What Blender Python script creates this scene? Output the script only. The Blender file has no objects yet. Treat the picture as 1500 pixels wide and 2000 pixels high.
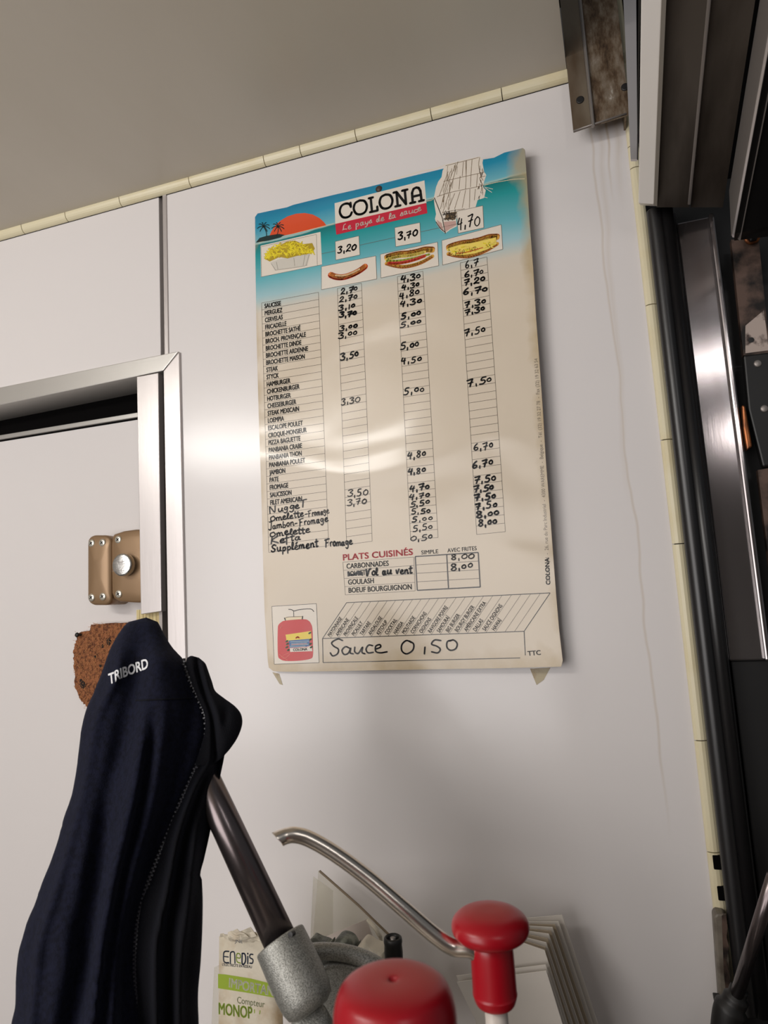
import bpy, bmesh, math, random
from mathutils import Vector, Matrix, noise
random.seed(7)
SC = bpy.context.scene
COL = SC.collection
V = Vector

# ---------------------------------------------------------------- camera
CAM = V((0.0, -0.85, 1.45))
YAW, PITCH, ROLL, FPX = -0.3096, 0.1303, -0.0564, 1300.0
fw = V((math.sin(YAW)*math.cos(PITCH), math.cos(YAW)*math.cos(PITCH), math.sin(PITCH)))
rt0 = fw.cross(V((0, 0, 1))).normalized()
up0 = rt0.cross(fw)
rt = rt0*math.cos(ROLL) + up0*math.sin(ROLL)
up = -rt0*math.sin(ROLL) + up0*math.cos(ROLL)
cd = bpy.data.cameras.new('camera')
cd.sensor_fit = 'VERTICAL'
cd.sensor_height = 36.0
cd.lens = 36.0*FPX/2000.0
cd.clip_start = 0.02
cd.dof.use_dof = True
cd.dof.focus_distance = 0.85
cd.dof.aperture_fstop = 13.0
co = bpy.data.objects.new('camera', cd)
COL.objects.link(co)
co.matrix_world = Matrix.Translation(CAM) @ Matrix((rt, up, -fw)).transposed().to_4x4()
SC.camera = co

# ---------------------------------------------------------------- world, lights, exposure
W = bpy.data.worlds.new('world')
SC.world = W
W.use_nodes = True
W.node_tree.nodes['Background'].inputs[0].default_value = (0.9, 0.95, 1.0, 1)
W.node_tree.nodes['Background'].inputs[1].default_value = 0.12
SC.view_settings.view_transform = 'Standard'
SC.view_settings.look = 'None'
SC.view_settings.gamma = 1.0
SC.view_settings.use_curve_mapping = False
SC.view_settings.exposure = 0.0


def area(name, loc, target, sx, sy, power, color):
    l = bpy.data.lights.new(name, 'AREA')
    l.shape = 'RECTANGLE'
    l.size, l.size_y = sx, sy
    l.energy = power
    l.color = color
    o = bpy.data.objects.new(name, l)
    COL.objects.link(o)
    o.location = loc
    o.rotation_euler = (V(target)-V(loc)).to_track_quat('-Z', 'Y').to_euler()
    return o


area('tube_light', (-1.12, -1.40, 2.05), (-0.5, 0, 1.5), 0.75, 0.09, 6.5, (1.0, 0.97, 0.93))
area('soft_key_panel', (-1.02, -2.20, 1.42), (-0.40, 0, 1.6), 1.7, 1.2, 27.0, (1.0, 0.965, 0.955))  # unseen panel, added for broad soft light from the rear left
area('hatch_lamp', (0.36, -1.2, 2.07), (0.1, 0, 1.7), 0.16, 0.05, 0.42, (1.0, 0.97, 0.96))
area('hatch_lamp_low', (0.42, -1.2, 1.86), (0.1, 0, 1.6), 0.14, 0.05, 0.42, (1.0, 0.97, 0.96))


# ---------------------------------------------------------------- pixel rays to world points
def ray(px, py):
    return fw + rt*((px-750.0)/FPX) - up*((py-1000.0)/FPX)


def Py(px, py, y=0.0):
    d = ray(px, py)
    return CAM + d*((y-CAM.y)/d.y)


def Pd(px, py, d):
    return CAM + ray(px, py)*d


# ---------------------------------------------------------------- materials
def nt(m):
    m.use_nodes = True
    t = m.node_tree
    return t, t.nodes, t.links, t.nodes['Principled BSDF']


def srgb(c):
    return tuple(((x/255)/12.92 if x/255 <= 0.04045 else ((x/255+0.055)/1.055)**2.4) for x in c)+(1,)


def mat(name, c, rough=0.5, metal=0.0, bump=None, var=None, spec=0.5, coat=0.0, stretch=(1, 1, 1), coatr=0.1):
    """c: sRGB 0-255; bump=(scale,strength,dist); var=(scale, c2, lo, hi)"""
    m = bpy.data.materials.new(name)
    t, n, L, b = nt(m)
    b.inputs['Base Color'].default_value = srgb(c)
    b.inputs['Roughness'].default_value = rough
    b.inputs['Metallic'].default_value = metal
    b.inputs['Specular IOR Level'].default_value = spec
    b.inputs['Coat Weight'].default_value = coat
    b.inputs['Coat Roughness'].default_value = coatr
    geo = n.new('ShaderNodeNewGeometry')
    mp = n.new('ShaderNodeMapping')
    mp.inputs['Scale'].default_value = stretch
    L.new(geo.outputs['Position'], mp.inputs[0])
    if var:
        tx = n.new('ShaderNodeTexNoise')
        tx.inputs['Scale'].default_value = var[0]
        tx.inputs['Detail'].default_value = 6
        L.new(mp.outputs[0], tx.inputs['Vector'])
        r = n.new('ShaderNodeMapRange')
        r.inputs[1].default_value = var[2]
        r.inputs[2].default_value = var[3]
        L.new(tx.outputs[0], r.inputs[0])
        mx = n.new('ShaderNodeMix')
        mx.data_type = 'RGBA'
        mx.inputs[6].default_value = srgb(c)
        mx.inputs[7].default_value = srgb(var[1])
        L.new(r.outputs[0], mx.inputs[0])
        L.new(mx.outputs[2], b.inputs['Base Color'])
    if bump:
        tx = n.new('ShaderNodeTexNoise')
        tx.inputs['Scale'].default_value = bump[0]
        tx.inputs['Detail'].default_value = 4
        L.new(mp.outputs[0], tx.inputs['Vector'])
        bp = n.new('ShaderNodeBump')
        bp.inputs['Strength'].default_value = bump[1]
        bp.inputs['Distance'].default_value = bump[2]
        L.new(tx.outputs[0], bp.inputs['Height'])
        L.new(bp.outputs[0], b.inputs['Normal'])
    return m


def math_node(n, L, op, a, b=None, c=None, clamp=False):
    k = n.new('ShaderNodeMath')
    k.operation = op
    k.use_clamp = clamp
    for i, v in enumerate((a, b, c)):
        if v is None:
            continue
        if isinstance(v, (int, float)):
            k.inputs[i].default_value = v
        else:
            L.new(v, k.inputs[i])
    return k.outputs[0]


def wall_material(name, drips=True):
    m = mat(name, (224, 219, 217), rough=0.2, bump=(3.0, 0.05, 0.02), spec=0.5)
    t, n, L, b = nt(m)
    if not drips:
        return m
    geo = n.new('ShaderNodeNewGeometry')
    sp = n.new('ShaderNodeSeparateXYZ')
    L.new(geo.outputs['Position'], sp.inputs[0])
    x, z = sp.outputs[0], sp.outputs[2]
    wn = n.new('ShaderNodeTexNoise')
    wn.noise_dimensions = '1D'
    wn.inputs['Scale'].default_value = 9
    L.new(z, wn.inputs['W'])
    wob = math_node(n, L, 'MULTIPLY', math_node(n, L, 'SUBTRACT', wn.outputs[0], 0.5), 0.009)
    tot = None
    for (pa, pb, w, s) in (((1154, 262), (1309, 1640), 0.0024, 0.30), ((1186, 262), (1198, 400), 0.0022, 0.55),
                           ((1172, 262), (1230, 1000), 0.0050, 0.15), ((1205, 262), (1216, 420), 0.006, 0.25)):
        A, B = Py(*pa), Py(*pb)
        # x centre as a function of z
        k = (B.x-A.x)/(B.z-A.z)
        xc = math_node(n, L, 'ADD', math_node(n, L, 'MULTIPLY_ADD', z, k, A.x-k*A.z), wob)
        d = math_node(n, L, 'ABSOLUTE', math_node(n, L, 'SUBTRACT', x, xc))
        g = math_node(n, L, 'SUBTRACT', 1.0, math_node(n, L, 'DIVIDE', d, w), clamp=True)
        f1 = n.new('ShaderNodeMapRange')
        f1.inputs[1].default_value = B.z
        f1.inputs[2].default_value = B.z+0.1
        L.new(z, f1.inputs[0])
        g = math_node(n, L, 'MULTIPLY', math_node(n, L, 'MULTIPLY', g, f1.outputs[0]), s)
        tot = g if tot is None else math_node(n, L, 'MAXIMUM', tot, g)
    mx = n.new('ShaderNodeMix')
    mx.data_type = 'RGBA'
    mx.inputs[6].default_value = srgb((224, 219, 217))
    mx.inputs[7].default_value = srgb((178, 152, 112))
    L.new(tot, mx.inputs[0])
    L.new(mx.outputs[2], b.inputs['Base Color'])
    return m


M = {}
M['wall'] = wall_material('white_laminate')
M['door'] = wall_material('door_laminate', False)
M['ceiling'] = mat('ceiling_panel', (206, 198, 184), rough=0.36, bump=(2.0, 0.04, 0.02), var=(2.2, (188, 178, 160), 0.45, 0.8), stretch=(1, .25, 1))
M['cream'] = mat('cream_plastic', (222, 212, 180), rough=0.35, var=(14, (212, 196, 152), 0.5, 0.8))
M['dark'] = mat('dark_gap', (9, 8, 8), rough=0.9, spec=0.05)
M['alu'] = mat('brushed_aluminium', (206, 200, 198), rough=0.3, metal=0.65, bump=(60, 0.05, 0.001), stretch=(6, 6, .25))
M['alu_h'] = mat('brushed_aluminium_level', (198, 195, 190), rough=0.33, metal=0.65, bump=(60, 0.05, 0.001), stretch=(.25, 6, 6))
M['alu_dull'] = mat('dull_aluminium', (150, 143, 138), rough=0.45, metal=0.6, bump=(40, 0.1, 0.002), stretch=(.3, 4, 4))
M['gold'] = mat('bronze_paint', (146, 118, 88), rough=0.38, metal=0.35, spec=0.5)
M['chrome'] = mat('scratched_chrome', (215, 215, 212), rough=0.2, metal=1.0, bump=(220, 0.35, 0.001), stretch=(1, 1, 4))
M['screw'] = mat('screw_steel', (215, 210, 196), rough=0.3, metal=0.7)
M['black'] = mat('black_iron', (22, 20, 19), rough=0.5)
M['coir'] = mat('coir_fibre', (150, 94, 58), rough=0.9, var=(220, (92, 50, 28), 0.45, 0.62), bump=(300, 0.9, 0.003))
M['coir2'] = mat('coir_fibre_light', (176, 120, 76), rough=0.9)
M['char'] = mat('charred_hole', (24, 16, 12), rough=0.9)
M['wood'] = mat('pale_pine', (206, 190, 140), rough=0.6, var=(60, (176, 152, 100), 0.4, 0.7), stretch=(5, 5, .3))
M['rubber'] = mat('black_rubber', (26, 25, 26), rough=0.42)
M['rubber2'] = mat('ribbed_rubber', (24, 23, 24), rough=0.35, spec=0.6)
M['steel_post'] = mat('brushed_steel_post', (150, 145, 145), rough=0.15, metal=0.9, bump=(60, 0.025, 0.001), stretch=(5, 5, .4), var=(3, (120, 110, 108), .4, .7))
M['grime'] = mat('grimy_metal', (128, 114, 98), rough=0.42, metal=0.45, var=(26, (84, 62, 42), 0.42, 0.6), bump=(90, 0.5, 0.002), stretch=(1.4, 1.4, .35))
gt, gn, gl, gb = nt(M['grime'])
gg = gn.new('ShaderNodeNewGeometry')
gx = gn.new('ShaderNodeTexNoise')
gx.inputs['Scale'].default_value = 55
gx.inputs['Detail'].default_value = 8
gx.inputs['Roughness'].default_value = .65
gm = gn.new('ShaderNodeMapping')
gm.inputs['Scale'].default_value = (1.5, 1.5, .6)
gl.new(gg.outputs['Position'], gm.inputs[0])
gl.new(gm.outputs[0], gx.inputs['Vector'])
gr = gn.new('ShaderNodeValToRGB')
ge = gr.color_ramp.elements
ge[0].position, ge[0].color = .34, srgb((56, 40, 28))
ge[1].position, ge[1].color = .70, srgb((196, 188, 176))
for p_, c_ in ((.46, (98, 78, 58)), (.56, (126, 110, 92)), (.64, (140, 126, 110))):
    k_ = ge.new(p_)
    k_.color = srgb(c_)
gl.new(gx.outputs[0], gr.inputs[0])
gl.new(gr.outputs[0], gb.inputs['Base Color'])
M['grime_l'] = mat('grimy_flange', (120, 108, 92), rough=0.4, metal=0.45, var=(20, (88, 70, 52), 0.42, 0.62), stretch=(1, 1, .3))
M['channel'] = mat('dull_channel_metal', (96, 88, 80), rough=0.4, metal=0.45, var=(14, (66, 58, 51), 0.4, 0.65), stretch=(2, .4, .6))
M['offwhite'] = mat('off_white_paint', (228, 223, 217), rough=0.35)
M['burnt'] = mat('scorched_plate', (96, 76, 66), rough=0.5, metal=0.3, var=(40, (24, 18, 15), 0.4, 0.6))
M['copper'] = mat('copper_brown', (150, 88, 48), rough=0.35, metal=0.7, var=(60, (60, 34, 20), .4, .7))
M['darkmetal'] = mat('dark_metal', (24, 23, 23), rough=0.45, metal=0.2)
M['red'] = mat('red_plastic', (160, 7, 25), rough=0.33, spec=0.5)
M['whitep'] = mat('white_plastic', (205, 196, 186), rough=0.4, var=(60, (140, 122, 100), .5, .75))
M['spout'] = mat('polished_steel', (222, 212, 200), rough=0.25, metal=1.0)
M['tube'] = mat('steel_tube', (112, 103, 103), rough=0.25, metal=0.9, bump=(70, 0.1, 0.001))
M['cast'] = mat('hammered_cast_grey', (168, 167, 160), rough=0.38, metal=0.55, bump=(1300, 0.6, 0.0006), var=(1200, (118, 118, 112), .42, .62))
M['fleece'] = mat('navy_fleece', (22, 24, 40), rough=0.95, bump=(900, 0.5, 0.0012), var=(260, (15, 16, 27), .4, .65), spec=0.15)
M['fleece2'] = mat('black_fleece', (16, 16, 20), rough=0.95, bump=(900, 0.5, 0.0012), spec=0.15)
for k in ('fleece', 'fleece2'):
    bb = M[k].node_tree.nodes['Principled BSDF']
    bb.inputs['Sheen Weight'].default_value = 0.07
    bb.inputs['Sheen Roughness'].default_value = 0.5
    bb.inputs['Sheen Tint'].default_value = (0.35, 0.4, 0.65, 1)
M['zip'] = mat('zip_tooth', (70, 70, 78), rough=0.3, spec=0.6)
M['thread'] = mat('white_thread', (225, 225, 228), rough=0.7)
M['paper'] = mat('white_paper', (212, 204, 194), rough=0.6, bump=(14, 0.15, 0.01))
M['paper_old'] = mat('yellowed_paper', (212, 202, 182), rough=0.55, bump=(40, 0.5, 0.004), var=(25, (170, 140, 100), .56, .8))
M['pinkpaper'] = mat('pinkish_paper', (196, 182, 172), rough=0.6)
M['greypaper'] = mat('grey_crumpled', (132, 134, 120), rough=0.5, bump=(80, 0.6, 0.004), var=(90, (70, 72, 62), .4, .6))
M['sleeve'] = mat('clear_sleeve', (196, 190, 170), rough=0.3)
M['sleeve'].node_tree.nodes['Principled BSDF'].inputs['Alpha'].default_value = 0.28
M['tape'] = mat('old_tape', (205, 190, 150), rough=0.3, var=(60, (180, 150, 95), .5, .7))
M['tape'].node_tree.nodes['Principled BSDF'].inputs['Alpha'].default_value = 0.45
M['counter'] = mat('steel_counter', (120, 116, 112), rough=0.35, metal=0.7)
M['room'] = mat('room_wall', (150, 145, 140), rough=0.6)
M['floor'] = mat('dark_floor', (70, 62, 56), rough=0.6)
M['green'] = mat('print_green', (146, 168, 40), rough=0.5)
M['green2'] = mat('print_green_text', (150, 172, 62), rough=0.5)
M['greygreen'] = mat('print_pale_text', (176, 180, 140), rough=0.5)
M['inkblue'] = mat('print_dark_blue', (28, 44, 66), rough=0.5)
M['card'] = mat('brownish_paper', (168, 152, 130), rough=0.6)
M['paperwhite'] = mat('print_white', (228, 226, 210), rough=0.5)
M['caulk'] = mat('grey_cover', (120, 112, 100), rough=0.5, var=(60, (76, 66, 56), .4, .7))


def print_mat(name, c, rough=0.17, var=None):
    """laminated print: the same film ripple on every ink"""
    m = mat(name, c, rough=rough, var=var, spec=0.42)
    t, n, L, b = nt(m)
    geo = n.new('ShaderNodeNewGeometry')
    tx = n.new('ShaderNodeTexNoise')
    tx.inputs['Scale'].default_value = 3.2
    tx.inputs['Detail'].default_value = 2.0
    tx.inputs['Roughness'].default_value = 0.4
    tx.inputs['Distortion'].default_value = 0.5
    mq = n.new('ShaderNodeMapping')
    mq.inputs['Scale'].default_value = (1.0, 1.0, 2.0)
    mq.inputs['Location'].default_value = (0.35, 0.0, 0.1)
    L.new(geo.outputs['Position'], mq.inputs[0])
    L.new(mq.outputs[0], tx.inputs['Vector'])
    bp = n.new('ShaderNodeBump')
    bp.inputs['Strength'].default_value = 0.6
    bp.inputs['Distance'].default_value = 0.02
    L.new(tx.outputs[0], bp.inputs['Height'])
    L.new(bp.outputs[0], b.inputs['Normal'])
    return m


for nm, c in dict(ink=(40, 37, 34), line=(110, 100, 88), addr=(122, 112, 100), marker=(14, 13, 14), fade=(78, 72, 66), red=(196, 40, 62), title=(204, 62, 66),
                  cell=(226, 216, 202), sun=(216, 78, 38), palm=(20, 44, 44), cloud=(232, 214, 178), rope=(118, 98, 72),
                  sausage=(196, 62, 24), sausage2=(224, 132, 60), sausage3=(250, 214, 160), bread=(214, 158, 62), bread2=(238, 212, 100),
                  bread3=(164, 92, 34), fries=(236, 216, 48), fries3=(210, 184, 40), fries2=(176, 150, 40), tray=(206, 200, 188), jar=(200, 30, 30),
                  jarhi=(226, 110, 96), sea=(44, 92, 150), yellow=(232, 204, 60), leafy=(36, 84, 36), hull=(52, 46, 40), pink=(196, 160, 150),
                  lettuce=(150, 160, 60), whiteink=(236, 226, 214), foam=(190, 214, 200)).items():
    M['p_'+nm] = print_mat('print_'+nm, c)


# ---------------------------------------------------------------- object helpers
ORG = {}


def empty(name, loc, label, cat, group=None):
    o = bpy.data.objects.new(name, None)
    COL.objects.link(o)
    o.location = loc
    o.empty_display_size = 0.02
    o['label'] = label
    o['category'] = cat
    if group:
        o['group'] = group
    ORG[o.name] = V(loc)
    return o


def mk(name, vs, fs, m, parent=None, smooth=False, bevel=0, kind=None, label=None, cat=None, group=None, recalc=True, seg=2, angle=40):
    vs = [V(v) for v in vs]
    if parent:
        org = ORG[parent.name]
    else:
        lo = V((min(v.x for v in vs), min(v.y for v in vs), min(v.z for v in vs)))
        hi = V((max(v.x for v in vs), max(v.y for v in vs), max(v.z for v in vs)))
        org = V(((lo.x+hi.x)/2, (lo.y+hi.y)/2, lo.z))
    me = bpy.data.meshes.new(name)
    me.from_pydata([v-org for v in vs], [], fs)
    me.materials.append(M[m] if isinstance(m, str) else m)
    if recalc:
        bm = bmesh.new()
        bm.from_mesh(me)
        bmesh.ops.recalc_face_normals(bm, faces=bm.faces)
        bm.to_mesh(me)
        bm.free()
    if smooth:
        me.polygons.foreach_set('use_smooth', [True]*len(me.polygons))
    o = bpy.data.objects.new(name, me)
    COL.objects.link(o)
    if parent:
        o.parent = parent
    else:
        o.location = org
    ORG[o.name] = org
    if bevel:
        b = o.modifiers.new('bevel', 'BEVEL')
        b.width = bevel
        b.segments = seg
        b.limit_method = 'ANGLE'
        b.angle_limit = math.radians(angle)
    for k, v in (('kind', kind), ('label', label), ('category', cat), ('group', group)):
        if v:
            o[k] = v
    return o


class MB:
    def __init__(s):
        s.v, s.f = [], []

    def add(s, vs, fs):
        n = len(s.v)
        s.v += [V(v) for v in vs]
        s.f += [[i+n for i in f] for f in fs]
        return s

    def mk(s, name, m, parent=None, **k):
        return mk(name, s.v, s.f, m, parent, **k)


def loft(rings, closed=True, caps=True):
    n = len(rings[0])
    vs = [p for r in rings for p in r]
    fs = []
    for i in range(len(rings)-1):
        for j in range(n if closed else n-1):
            k = (j+1) % n
            fs.append([i*n+j, i*n+k, (i+1)*n+k, (i+1)*n+j])
    if caps:
        fs.append(list(range(n))[::-1])
        fs.append([(len(rings)-1)*n+j for j in range(n)])
    return vs, fs


def prism_pts(front, back):
    return loft([front, back])


def prism(pts, y, th):
    """pixel outline standing on plane y, going th away from the camera side"""
    f = [Py(px, py, y) for px, py in pts]
    return prism_pts(f, [p+V((0, th, 0)) for p in f])


def box(lo, hi):
    x0, y0, z0 = lo
    x1, y1, z1 = hi
    return ([(x0, y0, z0), (x1, y0, z0), (x1, y1, z0), (x0, y1, z0), (x0, y0, z1), (x1, y0, z1), (x1, y1, z1), (x0, y1, z1)],
            [[0, 1, 2, 3], [4, 5, 6, 7], [0, 1, 5, 4], [1, 2, 6, 5], [2, 3, 7, 6], [3, 0, 4, 7]])


def frame_of(d):
    d = d.normalized()
    a = V((0, 0, 1)) if abs(d.z) < 0.9 else V((1, 0, 0))
    u = d.cross(a).normalized()
    return u, d.cross(u).normalized()


def smooth_path(pts, n=8):
    pts = [V(p) for p in pts]
    out = []
    for i in range(len(pts)-1):
        a, b = pts[i], pts[i+1]
        p0 = pts[i-1] if i else a*2-b
        p3 = pts[i+2] if i+2 < len(pts) else b*2-a
        for k in range(n):
            t = k/n
            out.append(0.5*((2*a)+(b-p0)*t+(2*p0-5*a+4*b-p3)*t*t+(3*a-p0-3*b+p3)*t**3))
    out.append(pts[-1])
    return out


def tube(path, r, n=16, caps=True):
    path = [V(p) for p in path]
    rings = []
    u = None
    for i, p in enumerate(path):
        d = (path[min(i+1, len(path)-1)]-path[max(i-1, 0)]).normalized()
        if u is None:
            u, w = frame_of(d)
        else:
            u = (u-d*u.dot(d)).normalized()
            w = d.cross(u)
        rr = r[i] if isinstance(r, (list, tuple)) else r
        rings.append([p+(u*math.cos(2*math.pi*k/n)+w*math.sin(2*math.pi*k/n))*rr for k in range(n)])
    return loft(rings, True, caps)


def lathe(c, axis, prof, n=40):
    """prof: (radius, height along axis)"""
    u, w = frame_of(V(axis))
    a = V(axis).normalized()
    rings = [[V(c)+a*h+(u*math.cos(2*math.pi*k/n)+w*math.sin(2*math.pi*k/n))*max(r, 1e-5) for k in range(n)] for r, h in prof]
    return loft(rings)


def text_geo(s, cache={}):
    if s in cache:
        return cache[s]
    c = bpy.data.curves.new('t', 'FONT')
    c.body = s
    c.resolution_u = 3
    o = bpy.data.objects.new('t', c)
    COL.objects.link(o)
    dg = bpy.context.evaluated_depsgraph_get()
    me = o.evaluated_get(dg).to_mesh()
    vs = [tuple(v.co) for v in me.vertices]
    fs = [list(p.vertices) for p in me.polygons]
    o.evaluated_get(dg).to_mesh_clear()
    bpy.data.objects.remove(o)
    bpy.data.curves.remove(c)
    cache[s] = (vs, fs)
    return cache[s]


class Print:
    """flat print lying on a plane; off(k) lifts layer k off it"""
    def __init__(s, proj, nrm, step=0.00012):
        s.proj, s.n, s.step = proj, nrm, step
        s.layers = {}

    def mb(s, key):
        return s.layers.setdefault(key, MB())

    def P(s, p, k):
        return s.proj(*p)+s.n*(s.step*(k+1))

    def poly(s, key, pts, k=0):
        s.mb(key).add([s.P(p, k) for p in pts], [list(range(len(pts)))])

    def stroke3(s, key, pts, w):
        mb = s.mb(key)
        for i, p in enumerate(pts):
            ww = w*0.5
            u, v = frame_of(s.n)
            mb.add([p+(u*math.cos(a*math.pi/4)+v*math.sin(a*math.pi/4))*ww for a in range(8)], [list(range(8))])
            if i:
                q = pts[i-1]
                d = p-q
                if d.length < 1e-7:
                    continue
                sd = d.normalized().cross(s.n)*ww
                mb.add([q+sd, p+sd, p-sd, q-sd], [[0, 1, 2, 3]])

    def stroke(s, key, pts, wpx, k=1, smooth=0):
        pp = [s.P(p, k) for p in pts]
        if smooth:
            pp = smooth_path(pp, smooth)
        s.stroke3(key, pp, wpx*PXM)

    def line(s, key, a, b, wpx, k=1):
        p, q = s.P(a, k), s.P(b, k)
        sd = (q-p).normalized().cross(s.n)*(wpx*PXM/2)
        s.mb(key).add([p+sd, q+sd, q-sd, p-sd], [[0, 1, 2, 3]])

    def text(s, key, t, a, b, hpx, k=1, xs=None, bold=0.0, upv=None):
        vs, fs = text_geo(t)
        A, B = s.P(a, k), s.P(b, k)
        x0 = min(v[0] for v in vs)
        x1 = max(v[0] for v in vs)
        d = (B-A)
        sx = d.length/(x1-x0) if xs is None else xs
        d.normalize()
        u = s.n.cross(d) if upv is None else upv
        sy = hpx*PXM/0.69
        w = s.mb(key)
        offs = [(0, 0)] if not bold else [(0, 0), (bold*PXM, 0), (0, bold*PXM*.7), (bold*PXM, bold*PXM*.7)]
        for ox, oy in offs:
            w.add([A+d*((v[0]-x0)*sx+ox)+u*(v[1]*sy+oy) for v in vs], fs)

    def build(s, parent, spec):
        for key, (name, m, lab) in spec.items():
            if key in s.layers:
                s.layers[key].mk(name, m, parent, recalc=False, label=lab, kind='stuff')


PXM = 0.85/1300*1.02      # metres per photo pixel at the wall


# handwriting: strokes in a unit cell (x 0..1, y 0..1 cap height)
HW = {
 '0': (.75, [[(.5, .8), (.2, .6), (.15, .25), (.4, .02), (.7, .2), (.75, .6), (.5, .82), (.35, .7)]]),
 '1': (.35, [[(.2, .9), (.2, 0)]]),
 '2': (.75, [[(.15, .7), (.3, .95), (.6, .9), (.6, .6), (.3, .3), (.1, .05), (.3, .12), (.7, .02)]]),
 '3': (.75, [[(.1, .9), (.45, 1), (.65, .85), (.35, .55), (.65, .4), (.6, .1), (.3, 0), (.08, .1)]]),
 '4': (.75, [[(.3, .95), (.1, .45), (.35, .42), (.65, .5)], [(.6, .85), (.5, .3), (.5, -.1)]]),
 '5': (.75, [[(.7, 1), (.35, .95), (.25, .58), (.55, .55), (.65, .3), (.45, .02), (.12, .03)]]),
 '6': (.75, [[(.6, 1), (.3, .7), (.15, .3), (.3, .02), (.6, .12), (.6, .38), (.35, .42), (.2, .3)]]),
 '7': (.75, [[(.1, .85), (.4, .9), (.7, .95), (.5, .5), (.35, -.05)], [(.2, .42), (.7, .5)]]),
 '8': (.75, [[(.65, .85), (.35, 1), (.2, .75), (.5, .5), (.65, .2), (.4, 0), (.15, .2), (.4, .5), (.62, .72), (.55, .95)]]),
 ',': (.4, [[(.2, .2), (.2, -.16)]]),
 ' ': (.5, []), '-': (.5, [[(.1, .35), (.4, .37)]]),
 'z': (.62, [[(.4, .72), (.15, .6), (.12, .32), (.35, .2), (.52, .38), (.48, .64), (.36, .74), (.22, .62)]]),
 'N': (1, [[(.1, -.05), (.15, .95), (.7, .05), (.85, 1)]]),
 'u': (.65, [[(.08, .55), (.12, .1), (.35, .05), (.5, .3), (.52, .55), (.52, .1), (.65, .05)]]),
 'g': (.65, [[(.55, .5), (.25, .55), (.12, .25), (.35, .1), (.55, .45), (.5, -.2), (.3, -.42), (.1, -.28)]]),
 'e': (.55, [[(.08, .25), (.4, .38), (.35, .6), (.12, .45), (.12, .1), (.35, .02), (.55, .12)]]),
 'é': (.55, [[(.08, .25), (.4, .38), (.35, .6), (.12, .45), (.12, .1), (.35, .02), (.55, .12)], [(.25, .8), (.42, .98)]]),
 'T': (.8, [[(.05, .95), (.85, 1.02)], [(.45, .98), (.4, 0)]]),
 't': (.4, [[(.2, .95), (.2, .05), (.4, .05)], [(.0, .62), (.42, .68)]]),
 'O': (.8, [[(.5, .7), (.15, .55), (.15, .1), (.45, 0), (.7, .3), (.5, .72)]]),
 'o': (.55, [[(.3, .55), (.1, .35), (.15, .05), (.4, .05), (.48, .4), (.3, .56)]]),
 'm': (.85, [[(.05, .5), (.1, .02)], [(.1, .35), (.25, .55), (.38, .4), (.4, .02)], [(.4, .35), (.55, .55), (.68, .4), (.7, .05), (.85, .05)]]),
 'n': (.6, [[(.05, .5), (.1, .02)], [(.1, .35), (.28, .55), (.42, .4), (.45, .05), (.6, .05)]]),
 'l': (.35, [[(.05, .1), (.28, .7), (.2, 1), (.1, .7), (.12, .1), (.35, .05)]]),
 'F': (.8, [[(.15, -.05), (.25, .95)], [(.05, .92), (.8, 1.05)], [(.2, .5), (.55, .55)]]),
 'r': (.45, [[(.08, .5), (.12, .02)], [(.12, .35), (.25, .55), (.45, .5)]]),
 'a': (.6, [[(.45, .5), (.15, .5), (.08, .15), (.3, .02), (.45, .5), (.45, .08), (.6, .05)]]),
 'J': (.55, [[(.1, .95), (.5, 1)], [(.38, 1), (.38, .0), (.2, -.2), (.02, -.05)]]),
 'b': (.55, [[(.12, 1), (.1, .05), (.38, .05), (.45, .35), (.2, .45)]]),
 'K': (.85, [[(.15, 1), (.1, 0)], [(.75, .95), (.15, .45), (.8, .0)]]),
 'f': (.45, [[(.45, .95), (.25, .95), (.18, .5), (.12, -.35)], [(.0, .5), (.42, .55)]]),
 'S': (.8, [[(.75, .85), (.5, 1), (.2, .8), (.35, .5), (.65, .3), (.5, .0), (.2, .0), (.1, .15)]]),
 'p': (.6, [[(.1, .55), (.1, -.4)], [(.1, .4), (.35, .55), (.48, .3), (.3, .05), (.1, .12)]]),
 'c': (.5, [[(.42, .5), (.15, .5), (.08, .2), (.25, .02), (.5, .1)]]),
 'V': (.8, [[(.05, .9), (.25, 0), (.5, .8), (.75, .95)]]),
 'v': (.55, [[(.05, .5), (.22, .02), (.45, .6)]]),
 'L': (.8, [[(.6, .95), (.35, .8), (.2, .1), (.1, .05), (.4, .1), (.75, .02)]]),
 'y': (.55, [[(.08, .5), (.15, .15), (.4, .2), (.5, .5)], [(.5, .5), (.4, -.2), (.15, -.35)]]),
 's': (.5, [[(.08, .1), (.35, .55), (.4, .15), (.2, .0), (.5, .08)]]),
 'd': (.6, [[(.42, .45), (.15, .45), (.08, .15), (.3, .02), (.48, .95), (.45, .1), (.6, .05)]]),
}


def hand(pr, key, t, a, b, hpx, wpx, k=3, jit=.08, sm=4):
    tot = sum(HW[c][0] for c in t)
    A, B = pr.P(a, k), pr.P(b, k)
    d = B-A
    sx = d.length/tot
    dn = d.normalized()
    u = pr.n.cross(dn)
    x = 0
    h = hpx*PXM
    for c in t:
        w, strokes = HW[c]
        jy = random.uniform(-jit, jit)
        js = random.uniform(1-jit, 1+jit)
        sq = random.uniform(.82, 1.0)
        sl = random.uniform(-.02, .12)
        for s in strokes:
            pts = [A+dn*((x+px*sq+sl*py)*sx)+u*((py*js+jy)*h) for px, py in s]
            pr.stroke3(key, smooth_path(pts, sm), wpx*PXM*random.uniform(1.1, 1.5))
        x += w


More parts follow.
